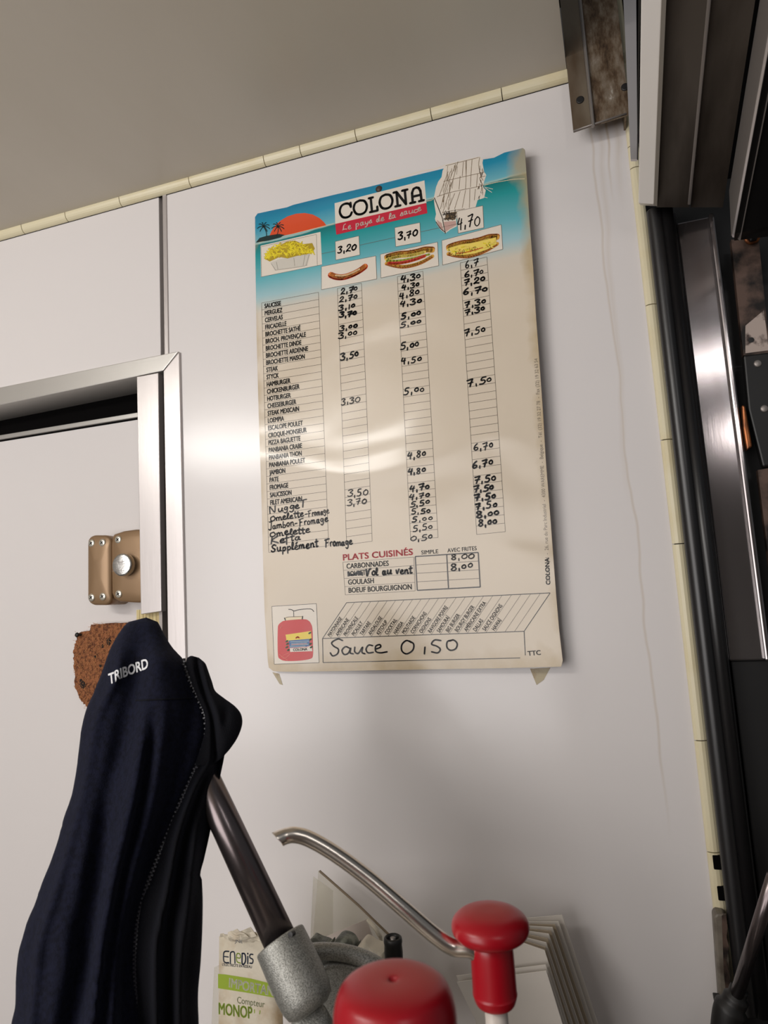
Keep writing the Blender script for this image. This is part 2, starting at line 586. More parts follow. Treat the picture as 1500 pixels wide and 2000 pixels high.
# ================================================================ THE SETTING
CEIL = 1.45+0.85*0.797
xs = Py(320, 520).x           # seal between the wall panels
xc = Py(1266, 597).x          # right corner of the wall
zf = Py(330, 688).z           # top of the door frame
xf = Py(350, 760).x           # outer edge of the door frame
XL = -1.9
BOT = 0.9
wall = mk('wall_back', *box((XL-.05, 0.125, 0.0), (xc+.9, 0.16, CEIL)), 'dark', kind='structure')
mk('wall_panel', *box((xs+0.0074, 0, 0.0), (xc, 0.02, CEIL+.1)), 'wall', wall, bevel=.0008)
mk('wall_panel', *box((XL, 0, zf-.01), (xs-0.0079, 0.02, CEIL-.004)), 'wall', wall, bevel=.0008)
mk('seal_strip', *box((xs, -.0015, zf-.005), (xs+.0072, 0.015, CEIL-.012)), 'alu', wall, bevel=.0006)
mk('joint_backing', *box((xs-.014, .022, zf), (xs+.004, 0.03, CEIL)), 'dark', wall)
def Pz(px, py, z):
    d = ray(px, py)
    return CAM + d*((z-CAM.z)/d.z)


ca, cb = Py(1108, 148, 0), Pz(1091, 0, CEIL)
cend = ca+(cb-ca)*((-2.4)/(cb.y-ca.y))
cq = [V((XL, .15, CEIL)), V((ca.x, .15, CEIL)), V((ca.x, 0, CEIL)), V((cend.x, -2.4, CEIL)), V((XL, -2.4, CEIL))]
ceil = mk('ceiling', *loft([cq, [p+V((0, 0, .03)) for p in cq]]), 'ceiling', kind='structure')
mk('wall_back_top', *box((ca.x, .13, CEIL-.02), (1.5, .16, CEIL+.8)), 'dark', kind='structure')
mk('floor', *box((XL, -2.4, -.03), (1.5, 0.15, 0)), 'floor', kind='structure')
mk('wall_left', *box((XL-.04, -2.4, 0), (XL, 0.125, CEIL)), 'room', kind='structure')
mk('wall_rear', *box((XL, -2.44, 0), (1.5, -2.4, CEIL)), 'room', kind='structure')
mk('wall_right', *box((1.5, -2.4, 0), (1.54, 0.15, 1.0)), 'room', kind='structure')


def cove(a, b, r=.011, horiz=True):
    """quarter-round strip piece in the wall/ceiling corner from a to b"""
    n = 7
    prof = [(0, 0)]+[(math.sin(i/(n-1)*math.pi/2), math.cos(i/(n-1)*math.pi/2)) for i in range(n)]
    ra = []
    for e in (a, b):
        ring = []
        for p, q in prof:
            if horiz:
                ring.append(V((e.x, -p*r*0.9, CEIL-q*r*1.15)))
            else:
                t_ = math.atan2(p, q)*2 if (p or q) else math.pi
                ring.append(V((e.x+(1-math.cos(t_))*r/2, -math.sin(t_)*r*.35-.0006, e.z)))
        ra.append(ring)
    return loft(ra)


tr = mk('trim_1', *box((XL, -.001, CEIL-.013), (xc, 0.001, CEIL)), 'dark', kind='structure')
jx = [Py(x, y).x for x, y in ((-330, 560), (-210, 530), (-90, 500), (50, 458), (135, 430), (240, 395), (375, 355), (520, 312), (590, 290), (697, 256), (843, 212), (980, 172), (1105, 150))]
jx[-1] = Py(1235, 130).x
for i in range(len(jx)-1):
    mk('trim_strip', *cove(V((jx[i]+.0006, 0, 0)), V((jx[i+1]-.0006, 0, 0))), 'cream', tr, smooth=False)
tr2 = mk('trim_2', *box((xc-.001, -.0002, .9), (xc+.010, 0.02, CEIL-.02)), 'dark', kind='structure')
jz = [CEIL+.1]+[Py(x, y).z for x, y in ((1238, 288), (1244, 330), (1268, 598), (1300, 860), (1318, 1063), (1365, 1445), (1388, 1662), (1408, 1800))]+[1.02]
for i in range(len(jz)-1):
    mk('trim_strip', *cove(V((xc-.0035, 0, jz[i]-.0006)), V((xc-.0035, 0, jz[i+1]+.0006)), r=.0136, horiz=False), 'cream', tr2)
# dark slots cut in the strip low down
for (px, py) in ((1399, 1689), (1408, 1750)):
    c = Py(px, py, -.012)
    mk('slot', *box((c.x-.0022, -.0062, c.z-.0075), (c.x+.006, -.002, c.z+.0075)), 'dark', tr2, bevel=.001)

# ---------------------------------------------------------------- door
FY = -0.004
door = mk('door_1', *box((XL, .066, 0.0), (xf-.03, 0.085, zf-.02)), 'door', kind='structure')
# frame header with a mitred end, and the jamb
hdr = [(-520, 862), (348, 686), (318, 724), (-520, 900)]
mk('frame_header', *prism(hdr, FY, .07), 'alu_h', door, bevel=.001)
jb = [(350, 687), (384, 2300), (345, 2300), (319, 725)]
mk('frame_jamb', *prism(jb, FY, .07), 'alu', door, bevel=.001)
# stile strip in front of the door edge, ending above a pale wooden batten
mk('edge_strip', *prism([(267, 736), (309, 728), (315, 1194), (275, 1200)], FY-.002, .012), 'alu', door, bevel=.0008)
b0 = Py(288, 1196, .006)
w0, w1 = Py(268, 1200, .008).x, Py(313, 1200, .008).x
wb = [MB(), MB()]
for i in range(7):
    t0 = w0+(w1-w0)*i/7
    t1 = w0+(w1-w0)*(i+1)/7
    wb[0].add(*box((t0+.00025, .006, .9), (t1-.00025, .05, Py(288, 1190, .008).z)))
wb[0].mk('wood_batten', 'wood', door)
mk('edge_return', *box((Py(305, 1000).x, .004, .9), (Py(311, 1000).x, .06, Py(300, 734).z)), 'alu_dull', door)
# top gap and rail of the leaf
zr = Py(0, 836, .064).z
mk('leaf_gap', *box((XL, .0625, Py(0, 850, .062).z), (xf-.03, .066, zr+.08)), 'dark', door)
mk('leaf_rail', *box((XL, .060, Py(0, 858, .06).z), (xf-.03, .066, Py(0, 850, .06).z)), 'alu_h', door, bevel=.0006)
mk('leaf_line', *box((XL, .0655, Py(0, 861, .06).z), (xf-.03, .0658, Py(0, 858, .06).z)), 'dark', door)


# ---------------------------------------------------------------- rim lock on the door
def rounded(pxs, y, th, dome=.004):
    """rounded case: pixel outline on plane y, soft bulging front"""
    f = [Py(a, b, y) for a, b in pxs]
    c = sum(f, V())/len(f)
    rings = []
    for s, d in ((1.0, th), (1.0, .004), (.985, .0015), (.94, 0.0), (.7, -dome*.6), (.3, -dome)):
        rings.append([c+(p-c)*s+V((0, d, 0)) for p in f])
    return loft(rings)


def rrect(x0, y0, x1, y1, r, n=6, bulge=0):
    out = []
    for cx, cy, a in ((x1-r, y0+r, -90), (x1-r, y1-r, 0), (x0+r, y1-r, 90), (x0+r, y0+r, 180)):
        for i in range(n+1):
            t = math.radians(a+90*i/n)
            out.append((cx+r*math.cos(t), cy+r*math.sin(t)))
    return out


ly = .022
lock = empty('door_lock', Py(245, 1185, .06), 'bronze coloured rim lock with round chrome knob on the white door', 'lock')
mk('keeper_case', *rounded(rrect(171, 1045, 217, 1182, 14), ly, .044), 'gold', lock, smooth=True, label='narrow left half of the lock case')
case = [(219, 1048)]+[(222, 1043), (240, 1037), (262, 1034), (300, 1033), (308, 1045), (310, 1160), (300, 1177), (262, 1177), (232, 1175), (222, 1170), (218, 1160), (217, 1100), (217, 1060)]
mk('lock_case', *rounded(case, ly, .044), 'gold', lock, smooth=True, label='wide right half of the lock case')
mk('recessed_bar', *prism([(212, 1052), (222, 1052), (222, 1180), (212, 1180)], ly+.012, .03), 'gold', lock, bevel=.002)  # set-back bar filling the joint between the two case halves
kc = Py(253, 1104, ly)
ka = V((0.02, -1, 0.0)).normalized()
R = .0182
mk('turn_knob', *lathe(kc, ka, [(R*.9, -.002), (R*.92, .001), (R*.88, .004), (R*.88, .008), (R*.94, .009), (R*.96, .010), (R*.96, .0175), (R*.92, .0188), (R*.8, .0195), (R*.3, .0198), (0, .0198)], 48), 'chrome', lock, smooth=True)
km = MB()
rk = random.Random(5)
for i in range(16):
    c = kc+ka*.0199+V((rk.uniform(-.5, .5)*R, 0, rk.uniform(-.5, .5)*R))
    an = rk.choice((0, math.pi/2))+rk.uniform(-.25, .25)
    h = R*rk.uniform(.15, .5)
    d = V((math.cos(an), 0, math.sin(an)))
    e = V((-d.z, 0, d.x))*.00016
    q = [c+d*h+e, c+d*h-e, c-d*h-e, c-d*h+e]
    km.add(*loft([q, [v+V((0, .0004, 0)) for v in q]]))
km.mk('knob_scratches', 'alu_dull', lock)
for (px, py) in ((179, 1061), (200, 1060), (231, 1054), (179, 1167), (201, 1165), (232, 1160)):
    c = Py(px, py, ly-.0015)
    s = mk('screw', *lathe(c, (0, -1, 0), [(.006, -.003), (.0062, .0004), (.0057, .0012), (.0025, .0017), (0, .0018)], 24), 'screw', lock, smooth=True)
    x = MB()
    for a in (35, 125):
        d = V((math.cos(math.radians(a)), 0, math.sin(math.radians(a))))
        e = V((-d.z, 0, d.x))
        p = c+V((0, -.0019, 0))
        q = [p+d*.0031+e*.0008, p+d*.0031-e*.0008, p-d*.0031-e*.0008, p-d*.0031+e*.0008]
        x.add(*loft([q, [v+V((0, .0008, 0)) for v in q]]))
    x.mk('cross_slot', 'black', s)
ORGfix = None

# ---------------------------------------------------------------- coir pad nailed to the door
pad_px = [(150, 1246), (153, 1236), (176, 1232), (177, 1221), (215, 1217), (300, 1214), (320, 1290), (300, 1400), (190, 1400), (170, 1381), (158, 1368), (147, 1344), (144, 1300), (143, 1270)]
pad = empty('coir_pad', Py(200, 1382, .06), 'ragged brown coir pad with charred spots nailed to the door behind the jacket', 'coir pad')
dense = []
for i in range(len(pad_px)):
    a, b = V((*pad_px[i], 0)), V((*pad_px[(i+1) % len(pad_px)], 0))
    for k in range(8):
        p = a.lerp(b, k/8)
        dense.append((p.x+random.uniform(-1.4, 1.4), p.y+random.uniform(-1.4, 1.4)))
mk('pad', *prism(dense, .052, .013), 'coir', pad)
fib = MB()
for i in range(1500):
    px, py = random.uniform(145, 262), random.uniform(1218, 1392)
    if px < 176 and py < 1234 or (py-1344)*0.6 > (px-143)*1.0:
        continue
    a = Py(px, py, .0515)
    th = random.uniform(0, math.pi)
    l = random.uniform(.002, .005)
    d = V((math.cos(th), random.uniform(-.35, .1), math.sin(th)))*l
    w = V((-math.sin(th), 0, math.cos(th)))*.00025
    m_ = a+d*.5+V((0, -random.uniform(.0003, .0016), 0))
    fib.add([a-w, a+w, m_+w, m_-w, a+d+w, a+d-w], [[0, 1, 2, 3], [3, 2, 4, 5]])
fib.mk('coir_fibres', 'coir2', pad, kind='stuff', recalc=False)
for (px, py, r) in ((212, 1253, .0055), (200, 1262, .003), (162, 1338, .0062), (158, 1330, .004), (186, 1283, .0025), (196, 1300, .0028)):
    c = Py(px, py, .0512)
    rr = [c+V((math.cos(a/9*math.tau)*r*random.uniform(.6, 1.1), 0, math.sin(a/9*math.tau)*r*random.uniform(.6, 1.25))) for a in range(9)]
    mk('charred_spot', *loft([rr, [p+V((0, .003, 0)) for p in rr]]), 'char', pad)
nc = Py(150, 1240, .045)
nl = empty('nail', nc, 'black round-headed nail holding the coir pad at its upper left corner', 'nail')
mk('nail_head', *lathe(nc, (-.2, -1, .1), [(.0035, -.002), (.004, 0), (.003, .0015), (0, .002)], 20), 'black', nl, smooth=True)
mk('nail_shank', *tube([nc, nc+V((.006, .015, -.001))], .0013, 10), 'black', nl, smooth=True)

# ---------------------------------------------------------------- the menu board
TILT_L, TILT_R = -.007, -.021
bl, br = Py(512, 860, TILT_L), Py(1062, 800, TILT_R)
bx = V((br.x-bl.x, br.y-bl.y, 0)).normalized()
BN = V((bx.y, -bx.x, 0))                     # faces the room
if BN.y > 0:
    BN = -BN


def Bp(px, py):
    d = ray(px, py)
    return CAM + d*((bl-CAM).dot(BN)/d.dot(BN))


sign = empty('menu_board', Bp(800, 1308), 'worn laminated price board with teal seaside header hung on the white wall', 'menu board')
edge = [(498, 424), (503, 417), (540, 409), (560, 405), (573, 400), (650, 381), (720, 365), (800, 345), (880, 326), (905, 321), (928, 314), (965, 308), (985, 298), (1010, 292), (1021, 289), (1025, 292),
        (1029, 350), (1034, 430), (1041, 520), (1047, 620), (1053, 700), (1060, 800), (1066, 900), (1074, 1000), (1080, 1080), (1086, 1160), (1092, 1230), (1099, 1290), (1096, 1302),
        (1060, 1303), (980, 1305), (860, 1307), (740, 1309), (640, 1311), (560, 1312), (534, 1311), (525, 1304), (523, 1290), (517, 1200), (514, 1100), (510, 950), (505, 800), (501, 650), (499, 520)]
f = [Bp(*p) for p in edge]


def board_material():
    m = print_mat('board_print', (214, 200, 180))
    t, n, L, b = nt(m)
    geo = n.new('ShaderNodeNewGeometry')
    sp = n.new('ShaderNodeSeparateXYZ')
    L.new(geo.outputs['Position'], sp.inputs[0])
    z0, z1 = Bp(760, 600).z, Bp(760, 345).z
    r = n.new('ShaderNodeMapRange')
    r.inputs[1].default_value = z0
    r.inputs[2].default_value = z1
    r.clamp = True
    wv = n.new('ShaderNodeTexNoise')
    wv.inputs['Scale'].default_value = 12
    wv.inputs['Detail'].default_value = 5
    L.new(geo.outputs['Position'], wv.inputs['Vector'])
    zz = math_node(n, L, 'MULTIPLY_ADD', wv.outputs[0], .012, sp.outputs[2])
    L.new(math_node(n, L, 'SUBTRACT', zz, .006), r.inputs[0])
    cr = n.new('ShaderNodeValToRGB')
    e = cr.color_ramp.elements
    hz = (Bp(700, 424).z-z0)/(z1-z0)
    stops = [(0.0, (214, 200, 180)), (.17, (210, 200, 184)), (.30, (158, 194, 200)), (.44, (100, 176, 186)), (hz-.11, (30, 148, 150)), (hz-.012, (14, 116, 118)),
             (hz-.004, (170, 196, 186)), (hz+.01, (110, 178, 192)), (hz+.14, (30, 140, 172)), (1.0, (14, 118, 156))]
    e[0].position, e[0].color = stops[0][0], srgb(stops[0][1])
    e[1].position, e[1].color = stops[-1][0], srgb(stops[-1][1])
    for p, c in stops[1:-1]:
        k = e.new(p)
        k.color = srgb(c)
    L.new(r.outputs[0], cr.inputs[0])
    # yellow-brown wear, strongest towards the edges
    c0 = (Bp(510, 800).x+Bp(1060, 800).x)/2
    hw = (Bp(1060, 800).x-Bp(510, 800).x)/2
    cz = (Bp(760, 350).z+Bp(760, 1308).z)/2
    hh = (Bp(760, 350).z-Bp(760, 1308).z)/2
    ex = math_node(n, L, 'DIVIDE', math_node(n, L, 'ABSOLUTE', math_node(n, L, 'SUBTRACT', sp.outputs[0], c0-.006)), hw)
    ez = math_node(n, L, 'DIVIDE', math_node(n, L, 'SUBTRACT', cz, sp.outputs[2]), hh)
    em = math_node(n, L, 'MAXIMUM', ex, math_node(n, L, 'ADD', ez, .035))
    nz = n.new('ShaderNodeTexNoise')
    nz.inputs['Scale'].default_value = 22
    nz.inputs['Detail'].default_value = 7
    L.new(geo.outputs['Position'], nz.inputs['Vector'])
    v = math_node(n, L, 'ADD', em, math_node(n, L, 'MULTIPLY', math_node(n, L, 'SUBTRACT', nz.outputs[0], .5), .22))
    mr = n.new('ShaderNodeMapRange')
    mr.inputs[1].default_value = .965
    mr.inputs[2].default_value = 1.05
    mr.inputs[4].default_value = .75
    L.new(v, mr.inputs[0])
    mx = n.new('ShaderNodeMix')
    mx.data_type = 'RGBA'
    L.new(mr.outputs[0], mx.inputs[0])
    L.new(cr.outputs[0], mx.inputs[6])
    mx.inputs[7].default_value = srgb((182, 160, 120))
    L.new(mx.outputs[2], b.inputs['Base Color'])
    return m


M['board'] = board_material()
M['boardedge'] = mat('board_core', (120, 92, 62), rough=.7)
mk('panel', *loft([f, [p-BN*.0012 for p in f]]), 'board', sign)
mk('backing', *loft([[p-BN*.0012+BN.cross(V((0, 0, 1)))*0 for p in f], [p-BN*.0035 for p in f]]), 'boardedge', sign)
hc = Bp(740, 369)
mk('hanging_screw', *lathe(hc, BN, [(.0045, -.01), (.0048, .0004), (.0036, .0008), (.003, .0016), (.0015, .0019), (0, .002)], 20), 'burnt', sign, smooth=True)
# spacers that hold it off the wall
for px, py in ((560, 500), (1000, 420), (560, 1240), (1040, 1240)):
    c = Bp(px, py)-BN*.0035
    mk('spacer', *box((c.x-.008, c.y, c.z-.008), (c.x+.008, 0.0, c.z+.008)), 'boardedge', sign)

pr = Print(Bp, BN)
T = pr


def quad(key, pts, k=0, border=None, bk=1, w=.8):
    pr.poly(key, pts, k)
    if border:
        for i in range(len(pts)):
            pr.line(border, pts[i], pts[(i+1) % len(pts)], w, bk)


def lerp2(a, b, t):
    return (a[0]+(b[0]-a[0])*t, a[1]+(b[1]-a[1])*t)


def grid3(TL, TR, BL, BR, rows, key='line', w=.8, k=1):
    A, B, C, D = (pr.P(p, k) for p in (TL, TR, BL, BR))

    def ln(p, q, w=w):
        sd = (q-p).normalized().cross(pr.n)*(w*PXM/2)
        pr.mb(key).add([p+sd, q+sd, q-sd, p-sd], [[0, 1, 2, 3]])
    for i in range(rows+1):
        ln(A.lerp(C, i/rows), B.lerp(D, i/rows))
    ln(A, C)
    ln(B, D)
    return A, B, C, D


# tables of prices
names = ['SAUCISSE', 'MERGUEZ', 'CERVELAS', 'FRICADELLE', 'BROCHETTE SATHÉ', 'BROCH. PROVENÇALE', 'BROCHETTE DINDE', 'BROCHETTE ARDENNE', 'BROCHETTE MAISON', 'STEAK', 'STYCK', 'HAMBURGER',
         'CHICKENBURGER', 'HOTBURGER', 'CHEESEBURGER', 'STEAK MEXICAIN', 'LOEMPIA', 'ESCALOPE POULET', 'CROQUE-MONSIEUR', 'PIZZA BAGUETTE', 'PANBANIA CRABE', 'PANBANIA THON', 'PANBANIA POULET',
         'JAMBON', 'PATE', 'FROMAGE', 'SAUCISSON', 'FILET AMERICAIN']
A, B, C, D = grid3((511, 592), (622, 571), (525, 1079), (642, 1066), 34)
vs0, _ = text_geo('BROCHETTE ARDENNE')
XS = (102*PXM)/(max(v[0] for v in vs0)-min(v[0] for v in vs0))


def text3(key, t, A3, d3, hpx, xs, bold=.0):
    vs, fs = text_geo(t)
    x0 = min(v[0] for v in vs)
    u = pr.n.cross(d3)
    sy = hpx*PXM/.69
    for ox, oy in ([(0, 0)] if not bold else [(0, 0), (bold*PXM, 0), (0, bold*PXM), (bold*PXM, bold*PXM)]):
        pr.mb(key).add([A3+d3*((v[0]-x0)*xs+ox)+u*(v[1]*sy+oy) for v in vs], fs)


for i, s in enumerate(names):
    p, q = A.lerp(C, (i+.86)/34), B.lerp(D, (i+.86)/34)
    text3('ink', s, p+(q-p)*.05+pr.n*.0001, (q-p).normalized(), 10.2, XS*1.0, .8)
grid3((659, 563.6), (706, 553.5), (677, 1064), (727, 1057), 34)
grid3((776, 540.5), (826, 530), (802, 1054), (855.5, 1050), 34)
grid3((899, 513.5), (951, 502), (931, 1044), (987, 1038.5), 34)

for t, a, b, h, w in (
    ('2,70', (665, 575), (699, 569), 12, 2.3), ('2,70', (662, 591), (699, 584), 12, 2.2), ('3,10', (660, 608), (695, 601), 11, 2.5), ('3,70', (662, 621), (697, 616), 11, 3),
    ('3,00', (662, 647), (699, 641), 11, 2.4), ('3,00', (660, 662), (699, 655), 12, 2.3), ('3,50', (664, 704), (702, 697), 14, 2.6),
    ('4,30', (782, 552), (822, 545), 14, 2.3), ('4,30', (784, 566), (820, 559), 11, 2.3), ('4,80', (780, 584), (820, 575), 13, 2.2), ('4,30', (780, 599), (824, 592), 12, 2.4),
    ('5,00', (782, 624), (824, 616), 12, 2.5), ('5,00', (780, 640), (824, 632), 10, 2.2), ('5,00', (781, 684), (820, 678), 14, 2.4), ('4,50', (783, 711), (824, 706), 13, 2.3), ('5,00', (787, 771), (831, 766), 13, 2),
    ('4,80', (795, 897), (833, 892), 13, 2.3), ('4,80', (796, 928), (832, 923), 12, 2.4), ('4,70', (799, 960), (840, 955), 12, 2.2), ('4,70', (798, 976), (840, 971), 11, 2.1),
    ('5,50', (800, 991), (840, 985), 10, 2), ('5,50', (802, 1005), (842, 1002), 10, 2), ('5,00', (803, 1020), (847, 1017), 10, 1.9), ('5,50', (805, 1038), (846, 1034), 11, 1.9), ('0,50', (800, 1058), (847, 1053), 11, 1.8),
    ('6,7', (908, 525), (935, 518), 14, 1.8), ('6,70', (906, 543), (946, 535), 12, 1.9), ('7,20', (905, 558), (948, 550), 12, 2.2), ('6,70', (903, 577), (953, 569), 13, 2.3),
    ('7,30', (907, 601), (950, 593), 12, 2.4), ('7,30', (907, 615), (949, 607), 11, 2.3), ('7,50', (906, 657), (950, 649), 13, 2), ('7,50', (912, 756), (962, 747), 13, 2.2),
    ('6,70', (924, 881), (965, 875), 13, 2), ('6,70', (921, 915), (965, 908), 13, 2.4), ('7,50', (925, 944), (970, 940), 13, 2.2), ('7,50', (924, 962), (965, 958), 12, 2.5),
    ('7,50', (926, 978), (970, 974), 12, 2.7), ('7,50', (928, 995), (973, 991), 12, 2.7), ('8,00', (929, 1013), (977, 1007), 12, 2.7), ('8,00', (933, 1029), (972, 1025), 13, 2.4),
    ('8,00', (879, 1116), (925, 1109), 13, 2.1)):
    t = t.split(',')[0]+','+t.split(',')[1].replace('0', 'z')
    hand(pr, 'marker', t, a, b, h, w)
for t, a, b, h, w in (('3,30', (666, 791), (703, 785), 13, 2.1), ('3,50', (678, 971), (720, 966), 13, 1.9), ('3,70', (677, 988), (717, 984), 12, 1.9), ('8,00', (880, 1094), (926, 1091), 11, 1.8)):
    hand(pr, 'fade', t, a, b, h, w)
# words written in by hand
for t, a, b, h, w in (('NuggeT', (526, 1003), (599, 990), 14, 2.2), ('Omelette-', (527, 1018), (602, 1008), 13, 2.0), ('Jambon-', (525, 1034), (582, 1026), 14, 2.0),
                      ('Fromage', (584, 1027), (641, 1019), 14, 1.9), ('Omelette', (526, 1048), (606, 1040), 13, 2.4), ('Kefta', (528, 1063), (588, 1054), 14, 2.4),
                      ('Supplément', (529, 1079), (622, 1068), 15, 2.5), ('Fromage', (635, 1069), (689, 1063), 15, 2.3), ('Vol au vent', (714, 1125), (805, 1119), 14, 2.6)):
    hand(pr, 'marker', t, a, b, h, w)
hand(pr, 'fade', 'Fromage', (602, 1009), (643, 1002), 13, 1.7)
# dishes
pr.text('title', 'PLATS CUISINÉS', (670, 1095), (806, 1084), 12, bold=1.2)
grid3((669.6, 1098), (808, 1088), (674.5, 1162), (811, 1154), 4)
for t, a, b in (('CARBONNADES', (677, 1111), (759, 1105)), ('BOULET', (679, 1126), (714, 1123)), ('GOULASH', (680, 1142), (730, 1139)), ('BOEUF BOURGUIGNON', (681, 1158), (804, 1151))):
    pr.text('ink', t, a, b, 10, k=2, bold=.6)
for dy in (0, 2.5, -2.5):
    pr.stroke('marker', [(680, 1121+dy), (690, 1123+dy*.3), (700, 1118+dy), (708, 1121+dy)], 2.6, 4, 3)
grid3((811, 1087), (934, 1079), (815, 1153), (938, 1146.5), 4, 'line', 1)
for a, b in (((811, 1087), (934, 1079)), ((934, 1079), (938, 1146.5)), ((938, 1146.5), (815, 1153)), ((815, 1153), (811, 1087)), ((872.5, 1083), (876, 1150))):
    pr.line('ink', a, b, 2.2, 2)
pr.text('ink', 'SIMPLE', (823, 1083), (856, 1080.5), 7.5, bold=.3)
pr.text('ink', 'AVEC FRITES', (874, 1079), (931, 1074.5), 7.5, bold=.3)
# slanted table of sauces
sa = ['MAYONNAISE', 'AMÉRICAINE', 'PROVENÇALE', 'PICALLILY', 'TARTARE', 'ANDALOUSE', 'KETCHUP', 'COCKTAIL', 'HARISSA', 'MOUTARDE', 'CORNICHONS', 'OIGNONS', 'RAVIGORE POIVRE', 'SAMOURAÏ', 'BIG BURGER',
      'BOURGY BURGER', 'AMÉRICAINE EXTRA', 'DALLAS', 'SAUCE OIGNONS', 'HAWAÏ']
A = pr.P((677, 1177), 1); B = pr.P((1074.6, 1158), 1); C = pr.P((630, 1247), 1); D = pr.P((1023.6, 1233), 1)
for i in range(24):
    p, q = C.lerp(D, i/23), A.lerp(B, i/23)
    sd = (q-p).normalized().cross(pr.n)*((1.3 if i in (0, 23) else .7)*PXM/2)
    pr.mb('ink' if i in (0, 23) else 'line').add([p+sd, q+sd, q-sd, p-sd], [[0, 1, 2, 3]])
    if i < 20:
        dd = (q-p).normalized()
        st = C.lerp(D, (i+.86)/23)+dd*.002
        text3('ink', sa[i], st+pr.n*.0001, dd, 7.6, XS*.74, .3)
for a, b in (((677, 1177), (1074.6, 1158)), ((630, 1247), (1023.6, 1233)), ((630, 1247), (631, 1294)), ((1023.6, 1233), (1026, 1280)), ((631, 1294), (1016, 1285))):
    pr.line('ink', a, b, 1.4, 2)
for s in ([(669, 1251), (660, 1248), (648, 1255), (652, 1262), (661, 1268), (659, 1277), (650, 1281), (645, 1275)], [(683, 1266), (675, 1263), (668, 1270), (672, 1278), (680, 1276), (685, 1266), (684, 1275), (690, 1277)],
          [(693, 1264), (693, 1273), (700, 1276), (708, 1264), (707, 1274), (713, 1277)], [(728, 1261), (720, 1260), (715, 1268), (719, 1275), (729, 1274)],
          [(733, 1268), (743, 1264), (742, 1259), (734, 1262), (734, 1272), (743, 1275), (756, 1273)],
          [(804, 1255), (794, 1251), (785, 1259), (785, 1271), (794, 1277), (806, 1270), (808, 1258), (800, 1252)], [(830, 1264), (829, 1277)],
          [(861, 1251), (849, 1250), (843, 1258), (853, 1262), (860, 1268), (855, 1275), (843, 1273)], [(884, 1250), (874, 1253), (873, 1264), (880, 1270), (890, 1267), (893, 1257), (886, 1250), (878, 1252)]):
    pr.stroke('marker', s, 3.0, 3, 5)
pr.text('fade', 'TTC', (1031, 1281), (1056, 1279), 8, bold=.8)
side = 'COLONA sprl  -  26, rue du Parc Industriel  -  4300 WAREMME  -  Belgique  -  Tél. (32) 19 32 27 78  -  Fax (32) 19 32 63 54'
pr.text('line2', side, (1075, 1142), (1050, 700), 6.5)
pr.text('ink', 'COLONA', (1075, 1142), (1072.5, 1090), 7.5, bold=.6, k=2)

# header: sun, palms, logo, ship
pr.poly('sun', [(525, 464), (530, 452), (538, 440), (548, 431), (562, 422.5), (578, 417.5), (595, 416), (611, 419), (624, 426), (633, 434), (638, 441), (610, 448), (575, 456), (550, 461)], 0)
pr.line('cloud', (505, 474), (652, 437), 1.0, 1)
pr.poly('palm', [(500, 474), (507, 465), (520, 461), (532, 459), (545, 457), (556, 459), (548, 464), (525, 470)], 2)
for cx, cy, bx_, by in ((515, 443, 521, 463), (543, 443, 540, 461)):
    pr.stroke('palm', [(bx_, by), ((bx_+cx)/2+2, (by+cy)/2), (cx, cy)], 1.8, 2, 3)
    for ax, ay in ((-12, 3), (-9, -5), (-3, -8), (5, -8), (11, -3), (12, 4), (-7, 9), (7, 9)):
        pr.stroke('palm', [(cx, cy), (cx+ax*.55, cy+ay*.6-2), (cx+ax, cy+ay)], 2.0, 2, 3)
pr.poly('cell', [(653.6, 397), (829, 352.5), (833, 397), (655, 438)], 0)
pr.poly('red', [(655, 437.5), (832.5, 396.5), (834.7, 416.5), (657, 458.5)], 1)
# COLONA in slab letters
LG = {'C': [[(.92, .72), (.8, .93), (.5, 1), (.2, .88), (.05, .5), (.2, .12), (.5, 0), (.8, .07), (.95, .28)], [(.92, .98), (.92, .68)]],
      'O': [[(.5, 1), (.18, .88), (.04, .5), (.18, .12), (.5, 0), (.82, .12), (.96, .5), (.82, .88), (.5, 1)]],
      'L': [[(.3, 1), (.3, 0)], [(.1, 1), (.52, 1)], [(.1, 0), (.88, 0), (.88, .28)]],
      'N': [[(.22, 0), (.22, 1), (.8, 0), (.8, 1)], [(.02, 1), (.22, 1)], [(.05, 0), (.4, 0)], [(.62, 1), (.98, 1)]],
      'A': [[(.2, 0), (.22, .7), (.35, .95), (.55, 1), (.72, .93), (.82, .7), (.84, 0)], [(.22, .42), (.82, .42)], [(.02, 0), (.38, 0)], [(.66, 0), (1.0, 0)]]}
tl, tr_, bl_, br_ = (661, 399), (827, 361), (664, 430), (830, 393)
slot = [0, .165, .345, .47, .645, .825, 1.0]
for ci, ch in enumerate('COLONA'):
    for s in LG[ch]:
        pts = []
        for (x, y) in s:
            u = slot[ci]+(slot[ci+1]-slot[ci]-.012)*x
            y = .07+.86*y
            pts.append(lerp2(lerp2(bl_, br_, u), lerp2(tl, tr_, u), y))
        curved = ch in 'CO' and len(s) > 3
        pr.stroke('marker', pts, 5.4, 2, 5 if curved else 0)
hand(pr, 'whiteink', 'Le pays de la sauce', (668, 451), (824, 412), 13, 1.5, k=3)


def z2(p):
    return (760+p[0]/4.6875, 280+p[1]/4.6875)


def z1(p):
    return (480+p[0]/5, 280+p[1]/5)


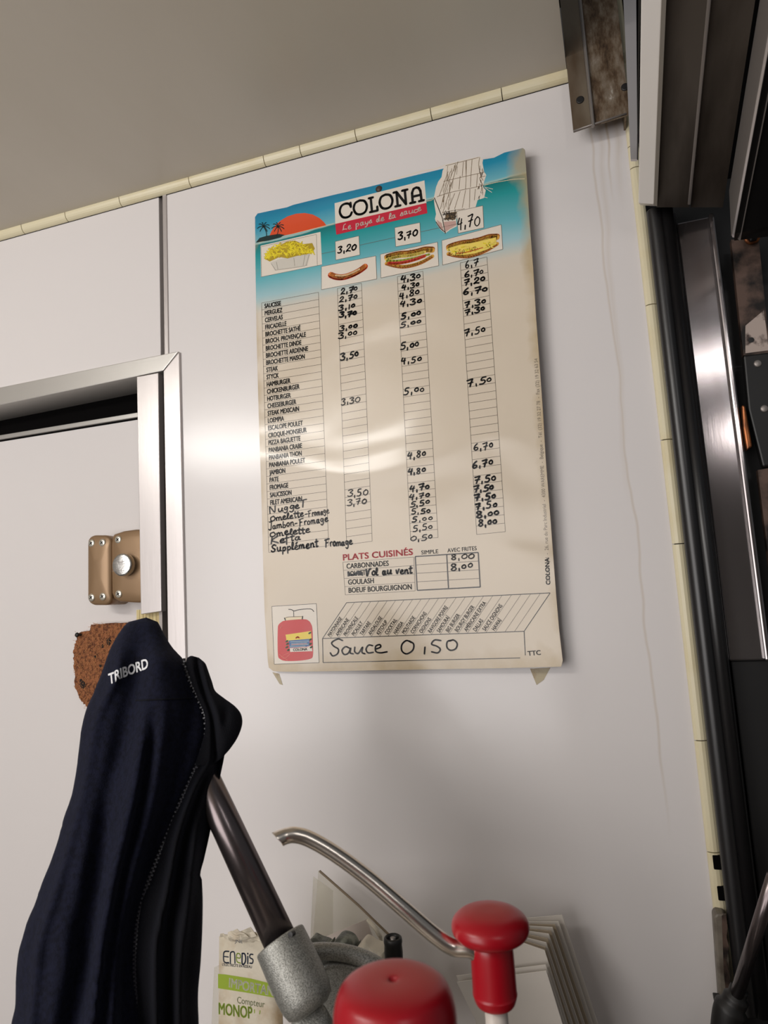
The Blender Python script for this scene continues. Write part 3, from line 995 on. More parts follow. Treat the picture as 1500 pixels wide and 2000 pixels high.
ship = [(520, 195), (635, 165), (830, 120), (860, 150), (855, 180), (870, 260), (890, 290), (870, 350), (860, 400), (885, 430), (870, 500), (810, 520), (790, 590), (715, 610), (640, 620), (615, 700), (620, 760),
        (560, 790), (515, 825), (470, 790), (435, 740), (420, 690), (430, 650), (415, 560), (410, 500), (430, 400), (450, 350), (480, 310), (490, 250)]
pr.poly('cell', [z2(p) for p in ship], 0)
for s in ([(520, 205), (820, 130)], [(500, 350), (600, 325), (870, 265)], [(440, 490), (560, 450), (850, 390)], [(490, 635), (560, 620), (690, 600)], [(630, 170), (560, 420), (490, 640)], [(610, 190), (520, 430), (470, 600)],
          [(700, 160), (690, 600)][:1]+[(705, 300), (700, 420)], [(760, 150), (750, 280), (745, 400)], [(710, 160), (705, 290)], [(650, 300), (640, 420)], [(700, 430), (670, 590)], [(740, 420), (735, 590)], [(650, 440), (600, 600)],
          [(600, 460), (540, 610)], [(560, 260), (500, 450)], [(540, 260), (460, 480)], [(830, 130), (820, 200), (840, 300), (860, 340)], [(880, 300), (830, 320), (860, 390)], [(415, 500), (470, 640), (490, 700), (515, 825)],
          [(810, 280), (800, 400)], [(680, 170), (670, 300)], [(790, 420), (780, 520)]):
    pr.stroke('rope', [z2(p) for p in s], 1.0, 1, 3)
for s in ([(490, 700), (515, 825)], [(415, 500), (490, 690)], [(490, 655), (610, 640)], [(530, 640), (600, 660), (610, 680)], [(500, 690), (600, 680)], [(605, 610), (600, 690)], [(550, 620), (560, 690)], [(430, 720), (470, 780), (515, 815)]):
    pr.stroke('hull', [z2(p) for p in s], 1.5, 2, 2)
for s in ([(520, 640), (620, 625), (600, 700), (510, 700)],):
    pr.poly('rope', [z2(p) for p in s], 1)
pr.poly('pink', [z2(p) for p in ((500, 720), (610, 710), (615, 750), (560, 780), (518, 810))], 1)
pr.poly('pink', [z2(p) for p in ((435, 700), (480, 730), (500, 800), (460, 770))], 1)
for s in ([(870, 400), (950, 420)], [(880, 410), (940, 450)], [(820, 480), (900, 500)]):
    pr.stroke('cell', [z2(p) for p in s], 1.0, 2, 2)
rs = random.Random(11)
for i in range(46):
    x, y = rs.uniform(500, 612), rs.uniform(628, 700)
    pr.stroke('hull', [z2((x, y)), z2((x+rs.uniform(-16, 16), y+rs.uniform(-14, 14)))], rs.uniform(.6, 1.4), 3)
for i in range(30):
    y = rs.uniform(180, 560)
    x = 600-(y-180)*.22+rs.uniform(-60, 40)
    pr.stroke('rope', [z2((x, y)), z2((x-8, y+rs.uniform(30, 90)))], .6, 1.5)
for i in range(26):
    y = rs.uniform(160, 500)
    x = 838+rs.uniform(-16, 22)
    pr.stroke('rope' if i % 2 else 'hull', [z2((x, y)), z2((x+rs.uniform(-16, 10), y+rs.uniform(12, 34)))], rs.uniform(.6, 1.3), 1.6)
# horizon foam to the right of the ship
pr.stroke('cloud', [z2(p) for p in ((870, 385), (960, 362), (1050, 345), (1140, 330), (1240, 325))], 1.2, 1, 4)
pr.stroke('cloud', [z2(p) for p in ((5, 335), (150, 300), (300, 255), (420, 235), (510, 200))], 1.0, 1, 4)
pr.stroke('cloud', [z2(p) for p in ((345, 530), (390, 520), (415, 500))], 1.2, 1, 4)
# picture boxes and price cards
fries_box = [(509, 480), (626, 453), (629, 517), (510, 541)]
quad('cell', fries_box, 0)
for a, b in (((510, 482), (618, 458)), ((618, 458), (620, 519)), ((510, 541), (629, 517)), ((510, 482), (511, 541))):
    pr.line('line', a, b, .7, 1)
for pts in ([(628, 521), (734, 500), (736, 545), (628, 566)], [(743, 497), (854.5, 473), (857, 519), (744, 543)], [(863, 470), (979, 439), (982, 487), (864.5, 518)],
            [(655, 472), (701, 461), (703, 498), (656, 508)], [(771, 445), (820, 435), (822, 473), (773, 482)], [(892, 413), (943, 402), (945, 445), (895, 456)]):
    quad('cell', pts, 1, 'line', 2)
for a, b in (((628, 496), (655, 490)), ((703, 479), (771, 464)), ((822, 453), (895, 437))):
    pr.line('line', a, b, .8, 1)
hand(pr, 'marker', '3,20', (659, 495), (696, 488), 15, 2.3, k=4)
hand(pr, 'marker', '3,70', (777, 470), (816, 461), 15, 2.4, k=4)
hand(pr, 'marker', '4,70', (893, 448), (938, 440), 24, 1.8, k=4)
# chips in a tray
tray = [z1(p) for p in ((240, 1165), (330, 1130), (400, 1120), (470, 1100), (630, 1075), (600, 1190), (540, 1205), (285, 1240))]
pr.poly('tray', tray, 1)
for s in ([(250, 1175), (290, 1235)], [(300, 1160), (315, 1230)], [(580, 1090), (560, 1195)], [(620, 1085), (590, 1190)], [(470, 1120), (480, 1200)], [(285, 1240), (540, 1205), (600, 1190)]):
    pr.stroke('line', [z1(p) for p in s], .6, 2, 2)
rr = random.Random(3)
pr.poly('fries2', [z1(p) for p in ((180, 1125), (230, 1060), (330, 1000), (400, 960), (480, 950), (560, 985), (650, 975), (675, 1030), (640, 1075), (500, 1100), (410, 1125), (330, 1110), (235, 1155))], 2)
for i in range(190):
    cx, cy = rr.uniform(200, 660), 0
    hi = 968+abs((cx-430)/240)**3*130
    cy = rr.uniform(min(hi, 1085), 1125-(cx-200)*.14)
    a = rr.uniform(-1.2, 1.2)
    l = rr.uniform(22, 48)
    pr.stroke('fries' if i % 3 else 'fries3', [z1((cx-l*math.cos(a)*.6, cy-l*math.sin(a)*.6)), z1((cx+l*math.cos(a)*.6, cy+l*math.sin(a)*.6))], rr.uniform(1.5, 2.6), 3+i*.012)
# sausage
sg = [(830, 1285), (880, 1305), (950, 1308), (1030, 1285), (1110, 1245), (1165, 1205)]
pr.stroke('sausage', [z1(p) for p in sg], 13.5, 2, 6)
pr.stroke('sausage2', [z1((p[0], p[1]-7)) for p in sg[0:]], 8.5, 3, 6)
pr.stroke('sausage3', [z1((p[0], p[1]-14)) for p in sg[1:5]], 3.4, 4, 6)


def bread(mp, filling):
    top = [(-5, 1045), (40, 1030), (110, 1015), (180, 1010), (260, 995), (330, 975), (400, 975)]
    bot = [(-10, 1120), (60, 1140), (140, 1150), (230, 1135), (310, 1105), (395, 1055)]
    pr.stroke('bread3', [mp((p[0], p[1]+6)) for p in top], 10.5, 2, 4)
    pr.stroke('bread', [mp((p[0], p[1]+18)) for p in top], 10, 3, 4)
    pr.stroke('bread2', [mp((p[0], p[1]+34)) for p in top[:-1]], 6.5, 4, 4)
    pr.stroke('bread', [mp((p[0]+4, p[1]-8)) for p in bot], 8, 2, 4)
    pr.stroke('bread3', [mp((p[0], p[1]+2)) for p in bot], 3, 3, 4)
    for i in range(7):
        x = 20+i*52
        pr.stroke('bread3', [mp((x, 1045-i*8)), mp((x+28, 1015-i*8))], 1.5, 5, 2)
    if filling != 'sausage':
        pr.poly('bread2', [mp(p) for p in ((0, 1065), (100, 1040), (230, 1025), (390, 990), (395, 1050), (310, 1095), (220, 1120), (120, 1130), (20, 1118))], 4.2)
    else:
        pr.poly('cell', [mp(p) for p in ((0, 1065), (390, 1000), (390, 1050), (230, 1120), (0, 1120))], 1.5)
    if filling == 'sausage':
        pr.stroke('lettuce', [mp(p) for p in ((0, 1090), (120, 1085), (250, 1060), (370, 1030))], 4.5, 4, 4)
        pr.stroke('sausage', [mp(p) for p in ((15, 1110), (110, 1108), (220, 1085), (330, 1045))], 6.5, 5, 4)
        pr.stroke('title', [mp(p) for p in ((40, 1104), (120, 1100), (220, 1078), (320, 1045))], 2, 6, 4)
    else:
        for i in range(60):
            u = rr.uniform(0, 1)
            x = 10+u*370
            y = 1095-u*48+rr.uniform(-22, 34)
            a = rr.uniform(-.9, .5)
            pr.stroke('bread2' if i % 3 else 'fries', [mp((x-12*math.cos(a), y-12*math.sin(a))), mp((x+12*math.cos(a), y+12*math.sin(a)))], 2, 4.5+(i % 4)*.3)
        pr.stroke('sausage', [mp(p) for p in ((60, 1115), (160, 1105), (280, 1075))], 1.6, 6.5, 4)
        for i in range(26):
            u = rr.uniform(0, 1)
            pr.stroke('leafy' if i % 2 else 'bread3', [mp((10+u*360, 1112-u*50+rr.uniform(-22, 26))), mp((18+u*360, 1110-u*50+rr.uniform(-20, 20)))], 1.0, 6.8)


bread(lambda p: (755+(p[0]+5)*.222, 523-(1150-p[1])*.215+(p[0]-200)*.0), 'sausage')
bread(lambda p: (876+(p[0]+5)*.235, 502-(1150-p[1])*.225+(p[0]-200)*-.012), 'chips')


# the jar at the bottom left
def z7(p):
    return (500+p[0]/4.6875, 1060+p[1]/4.6875)


quad('cell', [z7(p) for p in ((145, 583), (553, 558), (578, 1098), (168, 1112))], 0, 'ink', 1, .9)
jar = smooth_path([V((*z7(p), 0)) for p in ((200, 790), (205, 755), (235, 725), (275, 712), (430, 700), (480, 712), (508, 750), (518, 800), (522, 930), (522, 1030), (500, 1062), (400, 1080), (270, 1082), (218, 1062), (202, 1030), (198, 900), (200, 790))], 4)
pr.poly('jar', [(p.x, p.y) for p in jar][:-1], 1)
pr.poly('cloud', [z7(p) for p in ((268, 680), (420, 668), (425, 702), (270, 712))], 1)
for s, w in (([(262, 690), (270, 708)], 2.4), ([(428, 675), (424, 698)], 2.4), ([(345, 625), (347, 675)], 1.4), ([(300, 610), (325, 612), (350, 625), (400, 612), (500, 606), (530, 630)], 1.6), ([(270, 690), (300, 680), (420, 676)], 1.0)):
    pr.stroke('hull', [z7(p) for p in s], w, 2, 3)
pr.poly('yellow', [z7(p) for p in ((272, 842), (505, 808), (510, 885), (282, 905))], 2)
pr.poly('sea', [z7(p) for p in ((300, 895), (490, 880), (492, 945), (310, 965))], 3)
pr.poly('cell', [z7(p) for p in ((310, 965), (510, 945), (518, 992), (315, 1000))], 3)
pr.stroke('sun', [z7(p) for p in ((368, 872), (382, 862), (396, 870))], 3, 4, 3)
for i in range(12):
    y = 900+i*5
    pr.stroke('jarhi' if i % 6 == 5 else ('foam' if i % 3 == 0 else 'sea'), [z7((320+rr.uniform(-10, 10), y+8)), z7((400, y+3)), z7((470+rr.uniform(-20, 15), y))], .8, 4, 2)
for x, y in ((290, 930), (285, 960), (300, 985), (500, 930), (508, 960), (500, 890), (495, 830), (285, 905)):
    pr.stroke('leafy', [z7((x-8, y)), z7((x+6, y-8))], 3.2, 5, 2)
pr.text('ink', 'COLONA', z7((342, 992)), z7((470, 985)), 5, k=5, bold=.5)
pr.stroke('jarhi', [z7(p) for p in ((228, 780), (235, 765))], 2.2, 3, 2)
for s in ([(215, 1020), (260, 1060), (310, 1020)], [(235, 1035), (290, 1075)], [(250, 1030), (300, 1010)]):
    pr.stroke('jarhi', [z7(p) for p in s], 1.2, 3, 3)
pr.build(sign, {
    'ink': ('printed_lettering', 'p_ink', 'printed names of the dishes and sauces'), 'line': ('ruled_lines', 'p_line', None), 'line2': ('address_line', 'p_addr', 'small upright address line'),
    'marker': ('marker_writing', 'p_marker', 'black marker prices and words'), 'fade': ('faded_writing', 'p_fade', 'greyed marker prices'), 'title': ('red_title', 'p_title', 'red dish heading'),
    'cell': ('white_boxes', 'p_cell', 'white picture and price boxes'), 'red': ('red_band', 'p_red', 'red band under the logo'), 'sun': ('printed_sun', 'p_sun', 'orange setting sun'),
    'palm': ('printed_palms', 'p_palm', 'dark palm trees'), 'cloud': ('foam_lines', 'p_cloud', None), 'whiteink': ('script_slogan', 'p_whiteink', 'white script slogan'),
    'rope': ('ship_rigging', 'p_rope', None), 'hull': ('ship_hull', 'p_hull', None), 'pink': ('hull_shading', 'p_pink', None), 'tray': ('printed_tray', 'p_tray', None),
    'fries': ('printed_chips', 'p_fries', 'yellow chips'), 'fries3': ('chip_sides', 'p_fries3', None), 'fries2': ('chip_shading', 'p_fries2', None), 'sausage': ('printed_sausage', 'p_sausage', 'red sausages'), 'sausage2': ('sausage_light', 'p_sausage2', None),
    'sausage3': ('sausage_shine', 'p_sausage3', None), 'bread': ('printed_bread', 'p_bread', 'golden bread rolls'), 'bread2': ('bread_light', 'p_bread2', None), 'bread3': ('bread_crust', 'p_bread3', None),
    'lettuce': ('printed_lettuce', 'p_lettuce', None), 'leafy': ('printed_leaves', 'p_leafy', None), 'jar': ('printed_jar', 'p_jar', 'red sauce jar'), 'jarhi': ('jar_shine', 'p_jarhi', None),
    'yellow': ('jar_label_sky', 'p_yellow', None), 'sea': ('jar_label_sea', 'p_sea', None), 'foam': ('jar_label_foam', 'p_foam', None)})
# old tape ends on the wall under the board
tb = MB()
mk('tape_remnant', *prism([(532, 1313), (545, 1316), (552, 1338), (546, 1336)], -.0006, .0005), 'tape', label='yellowed tape end on the wall under the board\'s left corner', cat='tape')
mk('tape_remnant', *prism([(1035, 1306), (1075, 1304), (1062, 1328), (1048, 1338)], -.0006, .0005), 'tape', label='yellowed tape end on the wall under the board\'s right corner', cat='tape')

# ---------------------------------------------------------------- wall channel at the top
zc = Py(1120, 257, -.03).z
ch = empty('ceiling_channel', Py(1170, 250, -.03), 'greasy metal channel coming down the wall beside the white sloping beam', 'metal channel')
TOPZ = CEIL+.25
x0, x1, x2 = Py(1119, 250, -.03).x, Py(1154, 240, -.03).x, Py(1231, 225, -.04).x


def plate(a, b, z0, z1, th=.0025):
    """upright strip between plan points a and b"""
    a, b = V((*a, 0)), V((*b, 0))
    n_ = V((-(b-a).y, (b-a).x, 0)).normalized()*th
    q = [a, b, b+n_, a+n_]
    return loft([[p+V((0, 0, z0)) for p in q], [p+V((0, 0, z1)) for p in q]])


mk('left_flange', *plate((x0, -.030), (x1, -.033), zc, TOPZ), 'grime_l', ch)
mk('rib', *plate((x1, -.0335), (x1+.0022, -.0375), zc-.004, TOPZ), 'alu_dull', ch, bevel=.0006)
mk('web', *plate((x1+.002, -.032), (x2, -.036), zc, TOPZ), 'grime', ch)
mk('right_flange', *prism([(1214, -80), (1242, -80), (1245, 311), (1232, 311)], -.048, .004), 'alu', ch)
mk('side_return', *plate((x2-.003, -.034), (x2-.003, -.001), zc+.004, TOPZ), 'grime', ch)
mk('rolled_edge', *tube([V((x0, -.031, zc)), V((x1, -.034, zc)), V((x2-.004, -.037, zc+.001))], .0011, 8), 'alu_dull', ch, smooth=True)
for (px, py, dy) in ((1133, 195, -.0325), (1221, 170, -.0365)):
    c = Py(px, py, dy)
    mk('bolt_hole', *lathe(c, (0, -1, 0), [(.0046, -.002), (.0048, .0006), (.0035, .0008), (0, .0004)], 20), 'black', ch, smooth=True)

# ---------------------------------------------------------------- sloping beams on the right, rising towards the camera
S = -(ray(1232, 1560)).normalized()


def beam(pts, L=.34, back=V((.0, .02, 0))):
    q = [Py(px, py, y) for px, py, y in pts]
    return loft([q, [p+S*L for p in q]])


bw = empty('sloping_beam', Py(1265, 400, -.05), 'off-white painted beam sloping up beside the greasy channel', 'beam')
mk('front_face', *beam([(1247, 397, -.06), (1277, 399, -.065), (1283, 403, -.03), (1250, 401, -.02)]), 'offwhite', bw, bevel=.001)
mk('side_strip', *beam([(1277, 400, -.0655), (1283.5, 402, -.062), (1283.5, 403, -.03), (1278, 402, -.03)], .345), mat('warm_grey_side', (176, 168, 156), rough=.4), bw)  # right side face of the beam, coloured darker than its front
mk('edge_seam', *beam([(1244, 312, -.061), (1246.5, 313, -.061), (1246.5, 313, -.03), (1244, 312, -.03)], .3), 'black', bw)
rl = empty('sloping_rail', Py(1360, 400, -.04), 'wide dull metal rail with a raised ridge beside the off-white beam', 'rail')
mk('left_strip', *beam([(1282, 405, -.040), (1346, 405, -.040), (1346, 405, -.02), (1282, 405, -.02)]), 'channel', rl)
mk('ridge', *beam([(1343, 400, -.046), (1349, 400, -.046), (1349, 400, -.03), (1343, 400, -.03)]), 'alu_dull', rl, bevel=.0008)
mk('right_strip', *beam([(1349, 405, -.036), (1412, 405, -.026), (1412, 405, -.012), (1349, 405, -.012)]), 'channel', rl)
for px, py in ((1366, 307), (1323, 296), (1391, 257), (1441, 2)):
    c = Py(px, py, -.052 if py > 200 else -.14)
    mk('bolt_hole', *lathe(c, V((0, -1, -.6)), [(.0050 if px == 1366 else .003, -.002), (.0042 if px == 1366 else .0025, .0004), (0, .0005)], 18), 'black', rl, smooth=True)
bd = empty('shutter_flap', Py(1450, 450, -.06), 'dark hinged flap with a bright folded edge at the upper right corner', 'flap')
mk('flap_side', *beam([(1424, 372, -.05), (1442, 380, -.075), (1446, 470, -.07), (1428, 460, -.045)]), 'alu_dull', bd)
mk('flap_face', *beam([(1434, 457, -.078), (1600, 420, -.078), (1600, 450, -.06), (1434, 470, -.06)]), 'darkmetal', bd)
mk('flap_edge', *beam([(1430, 458, -.083), (1434, 459, -.083), (1434, 464, -.078), (1430, 463, -.078)]), 'alu', bd)

# ---------------------------------------------------------------- side of the hatch: seals, post, dark wall behind
zb = 1.0
mk('wall_side', *prism([(1250, 380), (1700, 300), (1900, 2400), (1440, 2400)], .024, .03), 'darkmetal', kind='structure')


def vbar(px0, px1, py, y, ztop, zbot, th, name, m, parent, **k):
    a, b = Py(px0, py, y).x, Py(px1, py, y).x
    return mk(name, *box((a, y, zbot), (b, y+th, ztop)), m, parent, **k)


sl = empty('rubber_seals', V((Py(1300, 1000, -.02).x, -.02, zb)), 'bundle of black rubber seals and ribbed conduit running down beside the cream corner strip', 'seal')
zt = Py(1290, 400, -.03).z
a = Py(1345, 1000, -.022)
rib = []
rad = []
N = 900
for i in range(N+1):
    rib.append(V((a.x+.0016, -.018, zt-(zt-zb)*i/N)))
    rad.append(.0096+(.00025 if i % 2 else -.0002))
mk('ribbed_conduit', *tube(rib, rad, 28), 'rubber2', sl, smooth=True)
a2 = Py(1372, 1000, -.022)
mk('round_seal', *tube([V((a2.x, -.020, zt)), V((a2.x, -.020, zb))], .0075, 24), 'rubber2', sl, smooth=True)
a3 = Py(1392, 1000, -.01)
mk('flat_seal', *box((a2.x+.004, -.008, zb), (a3.x-.001, .02, zt)), 'rubber', sl, bevel=.002)
mk('backing_lip', *box((xc+.0115, -.006, zb), (a.x+.012, .018, zt)), 'rubber', sl, bevel=.0015)
po = empty('steel_post', V((Py(1420, 1000, 0).x, 0, zb)), 'brushed steel upright with bright reflections beside the black seals', 'post')
zpt = Py(1370, 425, -.005).z
vbar(1389, 1460, 1000, -.004, zpt, Py(1440, 1290, 0).z, .02, 'front_face', 'steel_post', po, bevel=.002)
vbar(1458, 1470, 1000, -.012, zpt, Py(1440, 1290, 0).z, .03, 'bright_edge', 'steel_post', po, bevel=.002)
vbar(1392, 1478, 1000, .004, Py(1440, 1290, 0).z, zb, .02, 'lower_face', 'darkmetal', po, bevel=.002)
hp = empty('hinge_side', V((Py(1480, 700, 0).x, .01, Py(1480, 900, 0).z)), 'scorched hinge plate with screws at the right edge behind the steel post', 'hinge')
mk('scorched_plate', *prism([(1428, 468), (1482, 468), (1504, 690), (1452, 694)], -.004, .01), 'burnt', hp)
mk('worn_patch', *prism([(1456, 636), (1492, 606), (1502, 684), (1456, 690)], -.0048, .001), mat('bare_patch', (176, 160, 150), rough=.5, var=(70, (60, 44, 38), .5, .62)), hp)
mk('hinge_leaf', *prism([(1452, 694), (1515, 686), (1540, 905), (1490, 912), (1462, 800)], -.010, .012), 'darkmetal', hp, bevel=.002)
mk('lower_plate', *prism([(1480, 918), (1560, 905), (1600, 1250), (1522, 1260)], -.004, .01), 'burnt', hp)
for px, py in ((1480, 710), (1493, 798)):
    c = Py(px, py, -.0105)
    mk('screw', *lathe(c, (0, -1, 0), [(.004, -.002), (.0042, .0004), (.003, .0012), (0, .0014)], 18), 'alu_dull', hp, smooth=True)
c = Py(1467, 664, -.005)
mk('bolt_hole', *lathe(c, (0, -1, 0), [(.003, -.002), (.0032, .0004), (0, .0005)], 14), 'black', hp)
mk('copper_latch', *prism([(1449, 790), (1456, 792), (1470, 872), (1459, 880), (1452, 835)], -.016, .01), 'copper', hp, bevel=.002)
c = Py(1470, 462, -.014)
mk('bolt_head', *lathe(c, (0, -1, -.3), [(.0062, -.01), (.0064, 0), (.0058, .004), (.003, .005), (0, .005)], 6), 'darkmetal', hp)
mk('bolt_washer', *lathe(c, (0, -1, -.3), [(.0085, -.004), (.0088, -.002), (.0085, -.001), (.005, -.001)], 24), 'copper', hp, smooth=True)
# cover at the bottom of the corner and a black nub
lc = empty('strike_cover', Py(1408, 1960, -.02), 'worn grey cover plate at the foot of the cream corner strip', 'cover plate')
mk('cover', *prism([(1394, 1790), (1400, 1784), (1417, 1786), (1432, 1955), (1436, 2100), (1412, 2100), (1405, 1950)], -.02, .018), 'caulk', lc, bevel=.003)
mk('torn_edge', *prism([(1410, 1790), (1418, 1786), (1421, 1812), (1419, 1830), (1424, 1850), (1418, 1875), (1425, 1905), (1428, 1950), (1420, 1960), (1414, 1900)], -.0215, .003), 'burnt', lc)
mk('nub', *prism([(1394, 1948), (1411, 1950), (1413, 1962), (1396, 1961)], -.026, .01), 'black', lc, bevel=.001)

# gas strut at the lower right
gs = empty('gas_strut', Pd(1420, 1990, .66), 'steel gas strut with a black ball socket at the lower right corner', 'strut')
mk('rod', *tube([Pd(1437, 1950, .66), Pd(1512, 1712, .60)], .0062, 20), 'tube', gs, smooth=True)
mk('socket', *tube(smooth_path([Pd(1444, 1930, .66), Pd(1436, 1952, .66), Pd(1424, 1980, .66), Pd(1418, 2030, .66)], 5), [.0085]*4+[.0115]*4+[.0150]*8, 20), 'black', gs, smooth=True)

# ================================================================ COUNTER AND THE THINGS ON IT
CT = 0.74
counter = mk('counter', *box((-1.2, -.80, CT-.04), (.09, -.0005, CT)), 'counter', bevel=.002, label='stainless steel counter under the sauce pumps', cat='counter')
mk('counter_base', *box((-1.2, -.78, 0), (.09, -.0005, CT-.04)), 'room', counter)
for k in ('counter',):
    pass

# ---------------------------------------------------------------- sauce pumps
ZUP = V((0, 0, 1))


def round_prof(pts, n=4):
    q = smooth_path([V((r, h, 0)) for r, h in pts], n)
    return [(max(p.x, 0), p.y) for p in q]


A = Pd(957, 1805, .395)
p1 = empty('sauce_pump', V((A.x, A.y, CT)), 'sauce pump with red mushroom knob and long bent steel spout', 'sauce pump', 'sauce pumps on the counter')
R = .0229
mk('knob', *lathe(A, ZUP, round_prof([(0, .0085), (R*.35, .0083), (R*.7, .0067), (R*.93, .0033), (R, -.0005), (R*.97, -.004), (R*.85, -.0065), (R*.6, -.0085), (R*.55, -.010)]), 64), 'red', p1, smooth=True)
mk('sleeve', *lathe(A, ZUP, round_prof([(R*.50, -.009), (R*.54, -.012), (R*.553, -.02), (R*.56, -.036), (R*.565, -.038), (R*.5, -.0425), (R*.42, -.044)], 3), 64), 'red', p1, smooth=True)
mk('stem', *lathe(A, ZUP, [(.0066, -.043), (.0066, -.075), (.0066, -.13), (.012, -.131), (.012, -.16)], 32), 'whitep', p1, smooth=True)
dz = A.z-.16-CT
mk('lid', *lathe(A, ZUP, [(.012, -.155), (.05, -.165), (.055, -.18), (.055, -.2)], 48), 'whitep', p1, smooth=True)
mk('tub', *lathe(V((A.x, A.y, CT)), ZUP, [(.05, 0), (.054, .01), (.056, A.z-CT-.2)], 48), 'whitep', p1, smooth=True)
dA = .392
sp = smooth_path([A+V((0, 0, -.0275)), Pd(925, 1857, dA), Pd(885, 1850, dA+.002), Pd(848, 1826, dA+.004), Pd(790, 1776, dA+.008), Pd(720, 1716, dA+.014), Pd(655, 1668, dA+.018), Pd(607, 1640, dA+.02),
                  Pd(578, 1631, dA+.02), Pd(558, 1633, dA+.019), Pd(543, 1639, dA+.017)], 8)
sv, sf = tube(sp, [.0047]*(len(sp)-10)+[.0047+.00003*i for i in range(10)], 24)
sdir = (sp[-1]-sp[-4]).normalized()
for ri, amt in ((len(sp)-1, 1.0), (len(sp)-2, .6), (len(sp)-3, .3)):
    cc = sum((sv[ri*24+k] for k in range(24)), V())/24
    for k in range(24):
        q = sv[ri*24+k]
        sv[ri*24+k] = q+sdir*((q-cc).dot(ZUP)*.55*amt)
mk('spout', sv, sf, 'spout', p1, smooth=True, bevel=.0006, angle=60)

Bc = Pd(768, 1928, .262)
p2 = empty('sauce_pump', V((Bc.x, Bc.y, CT)), 'sauce pump with a broad red flat-topped cap nearest the camera', 'sauce pump', 'sauce pumps on the counter')
R = .0240
mk('cap', *lathe(Bc, ZUP, round_prof([(0, .0014), (R*.06, .0022), (R*.12, .0030), (R*.5, .0028), (R*.8, .001), (R*.93, -.0025), (R, -.009), (R*1.005, -.02), (R*1.01, -.06)]), 72), 'red', p2, smooth=True)
mk('stem', *lathe(Bc, ZUP, [(.007, -.058), (.007, -.12), (.012, -.121), (.012, -.14)], 32), 'whitep', p2, smooth=True)
mk('lid', *lathe(Bc, ZUP, [(.012, -.138), (.05, -.142), (.055, -.155), (.055, -.17)], 48), 'whitep', p2, smooth=True)
mk('tub', *lathe(V((Bc.x, Bc.y, CT)), ZUP, [(.05, 0), (.054, .01), (.056, Bc.z-CT-.17)], 48), 'whitep', p2, smooth=True)

# ---------------------------------------------------------------- potato cutter with its lever
dc = .50
c0 = Pd(556, 1852, dc)
cut = empty('potato_cutter', V((Pd(620, 1930, dc).x, Pd(620, 1930, dc).y, CT)), 'grey hammered cast metal cutter with a long steel tube lever beneath the navy jacket', 'cutter')
tp, bt = Pd(293, 1290, .635), Pd(556, 1856, .500)
ax = (bt-tp).normalized()
mk('lever_tube', *tube([tp, bt+ax*.01], .0125, 32), 'tube', cut, smooth=True)
mk('cross_pin', *lathe(Pd(568, 1825, .487), V((-.1, -1, .2)), [(.0018, -.004), (.002, .0008), (0, .001)], 14), 'black', cut)
# cup
cu = bt-ax*.004
cs = .0198
prof = [(cs*.72, .012), (cs*.74, -.001), (cs*.75, -.0032), (cs*.77, -.0035), (cs*.94, -.0035), (cs*.96, -.0035), (cs*.985, -.0025), (cs*.985, -.001), (cs*1.0, .012), (cs*1.0, .03), (cs*.97, .038), (cs*.88, .044), (cs*.6, .0475), (0, .048)]
mk('socket_cup', *lathe(cu, ax, prof, 48), 'cast', cut, smooth=True, label='socket cup holding the lever tube')
# raised arm behind the cup: plate with a rolled rim
arm = [(598, 1860), (640, 1856), (690, 1866), (735, 1886), (775, 1925), (800, 1990), (805, 2060), (560, 2060), (592, 1990), (600, 1930)]
da = .53


def dprism(pts, d, th):
    f_ = [Pd(x, y, d) for x, y in pts]
    return loft([f_, [p+fw*th for p in f_]])


mk('arm_plate', *dprism(arm, da, .012), 'cast', cut, bevel=.003)
mk('arm_rim', *tube(smooth_path([Pd(592, 1862, da-.004), Pd(625, 1858, da-.004), Pd(665, 1860, da-.004), Pd(705, 1870, da-.004), Pd(745, 1892, da-.004), Pd(785, 1935, da-.004), Pd(806, 2000, da-.004)], 6), .0062, 16), 'cast', cut, smooth=True)
mk('inner_rim', *tube(smooth_path([Pd(622, 1960, da-.002), Pd(618, 1915, da-.002), Pd(630, 1890, da-.002), Pd(662, 1884, da-.002), Pd(710, 1892, da-.002)], 6), .0022, 12), 'cast', cut, smooth=True)
mk('pivot_nut', *lathe(Pd(605, 1998, .485), V((.1, -.7, .7)), [(.014, -.02), (.0145, -.002), (.013, .002), (.006, .004), (0, .004)], 28), 'cast', cut, smooth=True)
mk('body_foot', *box((Pd(590, 2060, da).x-.01, Pd(590, 2060, da).y-.02, CT), (Pd(790, 2060, da).x, Pd(790, 2060, da).y+.008, Pd(700, 2050, da).z)), 'cast', cut, bevel=.004)
# dark stud standing behind
st = Pd(767, 1829, .56)
sd_ = empty('threaded_stud', V((st.x, st.y, CT)), 'short black hollow stud standing upright between the two red pump tops', 'stud')
mk('stud_body', *lathe(st, ZUP, [(.0045, -.006), (.0052, -.002), (.0062, .0), (.0075, -.001), (.0079, -.004), (.0074, -.006), (.0078, -.012), (.0074, -.03), (.0074, -(st.z-CT))], 28), 'black', sd_, smooth=True)
mk('stud_pin', *lathe(st, ZUP, [(.0022, -.008), (.0022, -.0008), (0, -.0003)], 14), 'alu_dull', sd_, smooth=True)

